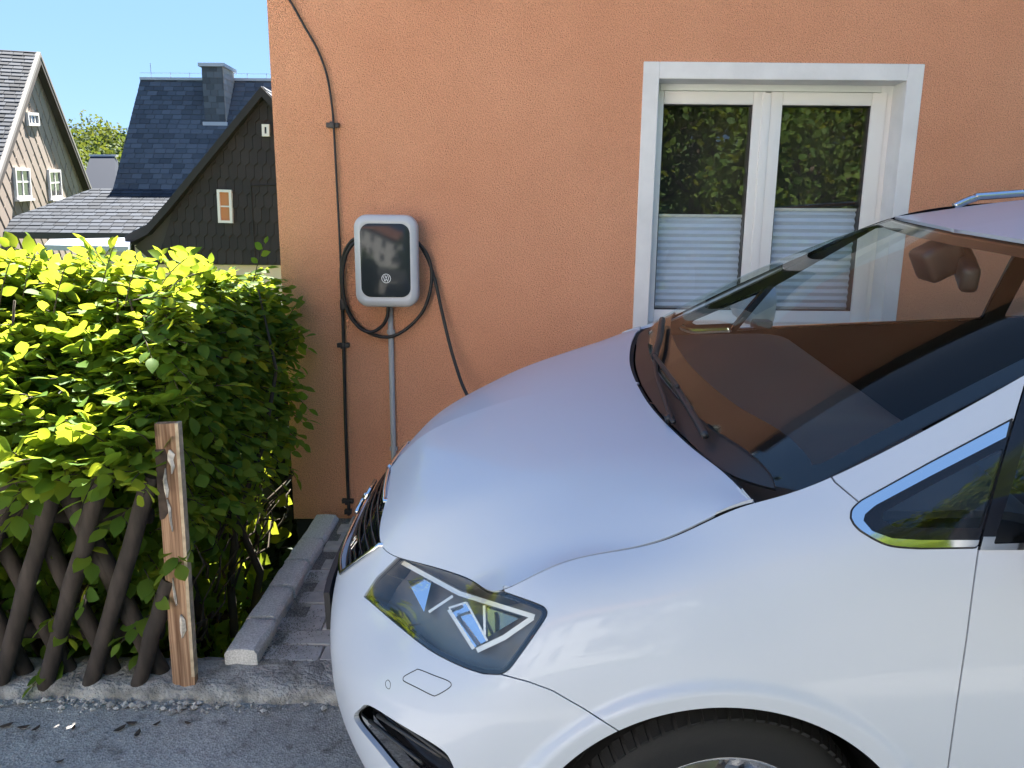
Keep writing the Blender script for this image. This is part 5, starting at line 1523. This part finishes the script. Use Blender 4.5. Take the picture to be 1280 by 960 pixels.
# --- long slate roof with chimney
RY_, RZ_ = 26.0, float(at_y(250, 100, 26.0)[2]); X0 = float(at_y(176, 100, 26.0)[0])
by_, bz_ = 23.6, float(at_y(107, 236, 23.6)[2]); ey_, ez_ = 20.9, float(at_y(110, 292, 20.9)[2])
gh = thing('slate_roof_house', 'long house with broad blue-grey slate roof and slate clad chimney', 'house', (X0, 22.0, -3.2))
GO = Vector(gh.location); X1 = X0 + 13
MB().box(tuple(Vector((X0 + .3, ey_ + .5, -3.4)) - GO), tuple(Vector((X1, 30, ez_ - .3)) - GO)).build('wall', M_CREAM, gh)
rp = lambda x, y, z: tuple(Vector((x, y, z)) - GO)
r_ = MB().prism([rp(X0, by_, bz_), rp(X0, RY_, RZ_), rp(X0, RY_, RZ_ - .18), rp(X0, by_, bz_ - .18)], (X1 - X0, 0, 0)).prism([rp(X0, RY_, RZ_), rp(X0, 30.2, bz_), rp(X0, 30.2, bz_ - .18), rp(X0, RY_, RZ_ - .18)], (X1 - X0, 0, 0)).build('roof', MATS['roof_board'], gh)
MB().prism([rp(X0 + .2, by_, bz_ - .1), rp(X0 + .2, RY_, RZ_ - .12), rp(X0 + .2, 30, bz_ - .1)], (.1, 0, 0)).build('gable_wall', M_CREAM, gh)
U_ = Vector((1, 0, 0)); V_ = Vector((0, RY_ - by_, RZ_ - bz_))
shingles('roof_slates', rp(X0, by_, bz_), U_, V_, [(0, 0), (X1 - X0, 0), (X1 - X0, V_.length), (0, V_.length)], .32, .19, M_SLATE, r_, lift=.014, jit=.15)
XA = X0 - 2.6
r2_ = MB().prism([rp(XA, ey_, ez_), rp(X0 - .6, by_, bz_), rp(X0 - .6, by_, bz_ - .15), rp(XA, ey_, ez_ - .15)], (X1 - X0 + 2.6, 0, 0)).build('lower_roof', MATS['roof_board'], gh)
V2 = Vector((0, by_ - ey_, bz_ - ez_))
shingles('roof_slates', rp(X0, ey_, ez_), U_, V2, [(-2.6, 0), (X1 - X0, 0), (X1 - X0, V2.length), (-.6, V2.length)], .32, .22, mat('roof_slate_shaded', (0.034, 0.041, 0.054), rough=.75, island=.35, spec=.1), r2_, lift=.016, jit=.15)  # shade on the lower slope put into a darker slate colour
MB().box(rp(X0, RY_ - .08, RZ_ - .02), rp(X1, RY_ + .08, RZ_ + .06)).build('ridge_cap', M_TIN, gh)
cxa, cxb = float(at_y(253, 100, 25.0)[0]), float(at_y(279, 100, 25.0)[0]); ct = float(at_y(265, 79, 25.0)[2])
chm = MB().box(rp(cxa, 25.0, RZ_ - 1.9), rp(cxb, 25.95, ct - .1)).build('chimney', MATS['roof_board'], gh)
shingles('chimney_slates', rp(cxa, 25.0, RZ_ - 1.9), (1, 0, 0), (0, 0, 1), [(0, 0), (cxb - cxa, 0), (cxb - cxa, ct - RZ_ + 1.8), (0, ct - RZ_ + 1.8)], .24, .18, M_SLATE, chm, lift=.012)
shingles('chimney_slates', rp(cxb, 25.0, RZ_ - 1.9), (0, 1, 0), (0, 0, 1), [(0, 0), (.95, 0), (.95, ct - RZ_ + 1.8), (0, ct - RZ_ + 1.8)], .24, .18, mat('chimney_sunlit_side', (0.30, 0.29, 0.28), rough=.7, island=.1), chm, lift=.012)  # sun on the right face painted as lighter slate
MB().box(rp(cxa - .08, 24.92, ct - .1), rp(cxb + .08, 26.03, ct)).build('chimney_cap', M_TIN, chm)
p0 = at_y(253, 142, 24.4); p1 = at_y(279, 141, 24.4)
sr_ = (RZ_ - bz_) / (RY_ - by_); zf = RZ_ - (RY_ - 25.0) * sr_
MB().box(rp(cxa - .06, 24.93, zf - .05), rp(cxb + .06, 25.03, zf + .06)).build('chimney_flashing', M_TIN, chm)
for k in range(9):   # snow hooks / lightning rod stubs along the ridge
    x = X0 + .35 + k * .62
    MB().tube([rp(x, RY_, RZ_ + .05), rp(x, RY_, RZ_ + (.22 if k != 0 else .5))], .012, 5).build('ridge_rod', M_TIN, gh)
MB().tube([rp(X0, RY_, RZ_ + .2), rp(X1, RY_, RZ_ + .2)], .008, 5).build('lightning_wire', M_TIN, gh)
# roof vents
for (u, v) in ((238, 160), (197, 107)):
    p = at_y(u, v, 25.6)
# --- pale tin canopy below the eaves
q = [at_y(62, 299, 18.9), at_y(165, 297, 18.9), at_y(160, 308, 17.6), at_y(56, 306, 17.6)]
cn = thing('tin_canopy', 'flat pale tin canopy roof below the slate eaves', 'canopy', tuple(q[3]))
CO_ = Vector(q[3])
MB().prism([tuple(Vector(p) - CO_) for p in q], (0, 0, -.12)).build('tin_sheet', M_TIN, cn)
for k in (0, 1, 2, 3):
    p = Vector(q[k]) - CO_
    MB().tube([p + Vector((0, 0, -.12)), Vector((p.x, p.y, -4.2))], .05, 6).build('leg', M_DARKF, cn)
# --- distant dark roof
rf = thing('distant_roof_house', 'far small house with dark blue slate roof', 'house', tuple(at_y(120, 235, 34.0)))
RO_ = Vector(rf.location)
pts = [at_y(100, 236, 34.0), at_y(145, 236, 34.0), at_y(143, 195, 36.5), at_y(113, 195, 36.5)]
MB().prism([tuple(Vector(p) - RO_) for p in pts], (0, .3, -.2)).build('roof', mat('far_slate', (0.022, 0.028, 0.042), rough=.8, spec=.1), rf)
MB().box((-1.4, .3, -6), (3.5, 5.5, -.15)).build('wall', M_CREAM, rf)
MB().prism([tuple(Vector(at_y(111, 195.5, 36.45)) - RO_), tuple(Vector(at_y(145, 195.5, 36.45)) - RO_), tuple(Vector(at_y(145, 193, 36.45)) - RO_), tuple(Vector(at_y(111, 193, 36.45)) - RO_)], (0, .2, 0)).build('ridge_cap', M_TIN, rf)

# --- dark shingled gable
GY = 18.6
dh = thing('dark_gable_house', 'outbuilding with dark brown shingled gable and small orange window', 'house', (float(at_y(300, 330, GY)[0]), GY, -3.2))
DO = Vector(dh.location)
gp = lambda u, v, dy=0.0: Vector(at_y(u, v, GY)) + Vector((0, dy, 0)) - DO
ap = at_y(331, 120, GY); prof = [at_y(168, 303, GY), at_y(190, 290, GY), at_y(215, 262, GY)]
axx, azz = float(ap[0]), float(ap[2])
left = [(float(p[0]), float(p[2])) for p in prof]
zb = float(at_y(300, 331, GY)[2])
xl = float(at_y(200, 331, GY)[0]); xr_ = 2 * axx - left[0][0]
outl = [(left[0][0] + .45, zb), (xr_ - .45, zb), (xr_, left[0][1] - .1), (2 * axx - left[2][0], left[2][1]), (axx, azz), (left[2][0], left[2][1]), (left[1][0], left[1][1]), (left[0][0], left[0][1] - .1)]
d3 = lambda x, z, dy=0.0: tuple(Vector((x, GY + dy, z)) - DO)
MB().prism([d3(x, z) for x, z in outl], (0, 8, 0)).build('gable_wall', MATS['roof_board'], dh)
MB().box(d3(left[0][0] + .5, -3.3, .05), d3(xr_ - .5, zb + .01, 7.5)).build('wall', M_CREAM, dh)
hull = [(left[0][0] + .5, zb), (xr_ - .5, zb), (2 * axx - left[2][0] - .05, left[2][1]), (axx, azz - .02), (left[2][0] + .05, left[2][1])]
shingles('gable_shingles', d3(0, 0, -.012), (1, 0, 0), (0, 0, 1), [(x, z) for x, z in hull], .20, .33, M_DARKW, dh, lift=.03, point=True, jit=.02)
top_l = [(axx, azz)] + [(left[2][0], left[2][1]), (left[1][0], left[1][1]), (left[0][0] - .1, left[0][1] - .02)]
mirror_ = lambda P: [(2 * axx - x, z) for x, z in P]
for P in (top_l, mirror_(top_l)):
    for (x0, z0), (x1, z1) in zip(P[:-1], P[1:]):
        MB().prism([d3(x0, z0 - .05, -.25), d3(x1, z1 - .05, -.25), d3(x1, z1 + .17, -.25), d3(x0, z0 + .17, -.25)], (0, 8.3, 0)).build('roof_board', M_DARKF, dh)
        O = Vector(d3(x1, z1 + .175, -.2)); V_ = Vector(d3(x0, z0 + .175, -.2)) - O; sgn = 1 if x1 < x0 else -1
        poly = [(-8.2, 0), (0, 0), (0, V_.length), (-8.2, V_.length)] if sgn > 0 else [(0, 0), (8.2, 0), (8.2, V_.length), (0, V_.length)]
        shingles('roof_slates', O, (0, -sgn * 1.0 if sgn > 0 else 1.0, 0), V_, poly, .30, .2, M_SLATE, dh, lift=.015)
facade_window(dh, [gp(273, 237), gp(291, 237.5), gp(293, 279), gp(275, 278.5)], (0, -1, 0), .06, M_ORANGE, bars=((.5, 'h'),), depth=.12, sill=False)
facade_window(dh, [gp(329, 156), gp(338, 156), gp(338.5, 171), gp(329.5, 171)], (0, -1, 0), .06, bars=(), depth=.12, sill=False)
v0 = [gp(313, 233, -.04), gp(345, 232, -.04)]
MB().tube([gp(314, 232, -.05), gp(320, 331, -.05)], .02, 5).tube([gp(314, 232, -.05), gp(345, 231, -.05)], .02, 5).build('door_edge', M_DARKF, dh)

# --- wooded hill beyond the roofs and overhead wire
M_FAR = leaf_mat('far_foliage', (0.03, 0.06, 0.015), (0.07, 0.10, 0.02), (0.10, 0.14, 0.02), .3, .8)
far = []
for (u, v, Y, r) in [(90, 185, 75, 2.6), (100, 178, 82, 2.6), (112, 172, 95, 3.0), (122, 180, 90, 3.0), (132, 172, 85, 3.4), (142, 176, 80, 3.0), (150, 190, 78, 3.2), (95, 205, 62, 2.6), (84, 200, 65, 2.4), (110, 205, 68, 2.8), (128, 200, 70, 3.0), (100, 222, 58, 2.4), (88, 225, 58, 2.6), (160, 200, 80, 3.5), (75, 190, 85, 3), (60, 200, 85, 3)]:
    c = at_y(u, v + 20, Y)
    for _ in range(1300):
        d = nrng.normal(0, 1, 3); d /= np.linalg.norm(d); rr = r * (.55 + .45 * nrng.random()) * (1 + .25 * math.sin(d[0] * 5 + d[2] * 4))
        far.append(leaf_m(c + d * rr * [1, 1, 1.15], nrng.normal(0, 1, 3), d + nrng.normal(0, .4, 3), .36))
tag(mass('wooded_hill', far, leaf_template(n=4, w=.4), M_FAR, None), 'distant green woodland between the slate roofs', 'woodland', kind='stuff')
tag(MB().tube(spline([at_y(70, 152, 40), at_y(95, 160, 40), at_y(120, 163, 40), at_y(160, 160, 40), at_y(220, 145, 40)], 4), .012, 4).build('overhead_wire', M_DARKF), 'thin overhead wire in front of the distant trees', 'wire')
# ------------------------------------------------------------------ across the street, behind the camera (seen in the panes and paint)
M_LEAF2 = leaf_mat('broad_leaf', (0.05, 0.10, 0.02), (0.11, 0.17, 0.03), (0.25, 0.34, 0.04), .35, .6)
M_BARK = mat('bark', (0.10, 0.075, 0.055), rough=.95, bump=.8, bscale=30, bdist=.02)
def tree(name, label, x, y, h, r, z0, nl=4600, size=.15):
    t = thing(name, label, 'tree', (x, y, z0), group='trees across the street')
    pts = [(0, 0, -.2), (rnd.gauss(0, .06), rnd.gauss(0, .06), h * .25), (rnd.gauss(0, .15), rnd.gauss(0, .15), h * .55), (rnd.gauss(0, .2), rnd.gauss(0, .2), h * .9)]
    tr = MB().tube(spline(pts, 4), [.17 - .15 * i / 12 for i in range(13)], 9)
    clumps = []
    for k in range(16):
        a = rnd.uniform(0, 6.3); zz = h * rnd.uniform(.25, 1.0); rr = r * rnd.uniform(.35, 1.0) * (1.0 if zz < h * .8 else .6)
        c = np.array([math.cos(a) * rr, math.sin(a) * rr, zz]); clumps.append(c)
        tr.tube([(0, 0, zz * .7), tuple(c * [.5, .5, 1] - [0, 0, zz * .12]), tuple(c)], [.05, .03, .012], 5)
    tr.build('trunk', M_BARK, t, True)
    L_ = []
    for _ in range(nl):
        c = clumps[rnd.randrange(16)]; d = nrng.normal(0, 1, 3); d /= np.linalg.norm(d)
        p = c + d * r * .42 * nrng.random() ** .4 * [1, 1, .8]
        L_.append(leaf_m(p, nrng.normal(0, 1, 3) + [0, 0, -.4], d + nrng.normal(0, .6, 3), size * (.7 + .6 * nrng.random())))
    mass('crown', L_, leaf_template(n=4, w=.36), M_LEAF2, t)
specs = [(.8, -7.4, 6.8, 2.0), (2.3, -6.7, 5.6, 1.8), (3.7, -7.6, 7.2, 2.1), (5.2, -6.9, 6.0, 1.9), (7.0, -8.0, 7.6, 2.3), (9.0, -7.3, 6.4, 2.1), (4.4, -9.6, 8.5, 2.5)]
labs = ['leafy tree across the street opposite the window', 'small bushy tree across the street beside the kerb', 'taller leafy tree across the street among bushes', 'round leafy tree across the street opposite the car', 'tall tree with wide crown across the street', 'leafy tree at the end of the street row', 'tall tree on the bank behind the others']
for (x, y, h, r), lb in zip(specs, labs): tree('street_tree', lb, x, y, h, r, float(terrain(x, y)))
# low bushes along the bank
for k, (x, y, r) in enumerate([(1.3, -6.6, .8), (3.0, -6.5, .9), (4.5, -6.4, .8), (6.2, -6.6, 1.0), (8.0, -6.5, .9), (-.4, -6.9, .7)]):
    b = thing('bush', 'low leafy bush across the street ' + ['beside the first leafy tree', 'next to the small bushy tree', 'under the taller tree among bushes', 'below the round leafy tree', 'below the tall tree with wide crown', 'by the corner of the pale house'][k], 'bush', (x, y, float(terrain(x, y))), group='bushes across the street')
    L_ = []
    for _ in range(900):
        d = nrng.normal(0, 1, 3); d /= np.linalg.norm(d); d[2] = abs(d[2])
        L_.append(leaf_m(d * r * nrng.random() ** .35 * [1.1, .8, 1.1], nrng.normal(0, 1, 3), d + nrng.normal(0, .6, 3), .11))
    mass('foliage', L_, leaf_template(n=4, w=.36), M_LEAF2, b)
    st = MB()
    for j in range(6): st.tube([(rnd.gauss(0, .05), rnd.gauss(0, .05), -.1), (rnd.gauss(0, .3) * r, rnd.gauss(0, .3) * r, r * .8)], [.02, .006], 5)
    st.build('stems', M_BARK, b)
# pale house opposite, added out of view to bounce sun onto the orange wall
oh = thing('added_bounce_house', 'added pale plastered house across the street bouncing sun onto the orange wall', 'house', (-5.5, -8.2, .0))
M_PALE = mat('pale_plaster', (0.78, 0.77, 0.74), rough=.9, var=.04, scale=2)
MB().box((-7, -8, -.4), (5.6, 0, 5.6)).build('wall', M_PALE, oh)
MB().prism([(-7.4, .5, 5.3), (-7.4, -4, 9.0), (-7.4, -8.5, 5.3), (-7.4, -8.5, 5.5), (-7.4, -4, 9.25), (-7.4, .5, 5.5)], (13.4, 0, 0)).build('roof', mat('clay_tile', (0.30, 0.12, 0.07), rough=.8), oh)
MB().prism([(-7, -.0, 5.6), (-7, -4, 8.95), (-7, -8, 5.6)], (12.6, 0, 0)).build('gable_wall', M_PALE, oh)
for z in (1.0, 3.4):
    for x in (-5.4, -2.4, .6, 3.4):
        q = [(x + 1.1, .001, z + 1.3), (x, .001, z + 1.3), (x, .001, z), (x + 1.1, .001, z)]
        facade_window(oh, q, (0, 1, 0), .08, bars=((.5, 'v'),), depth=.05)
MB().box((-10.5 + 6.5, -.001, -.3), (-9.6 + 6.5, .05, 1.9)).build('door', mat('door_wood', (0.14, 0.08, 0.05), rough=.6), oh)
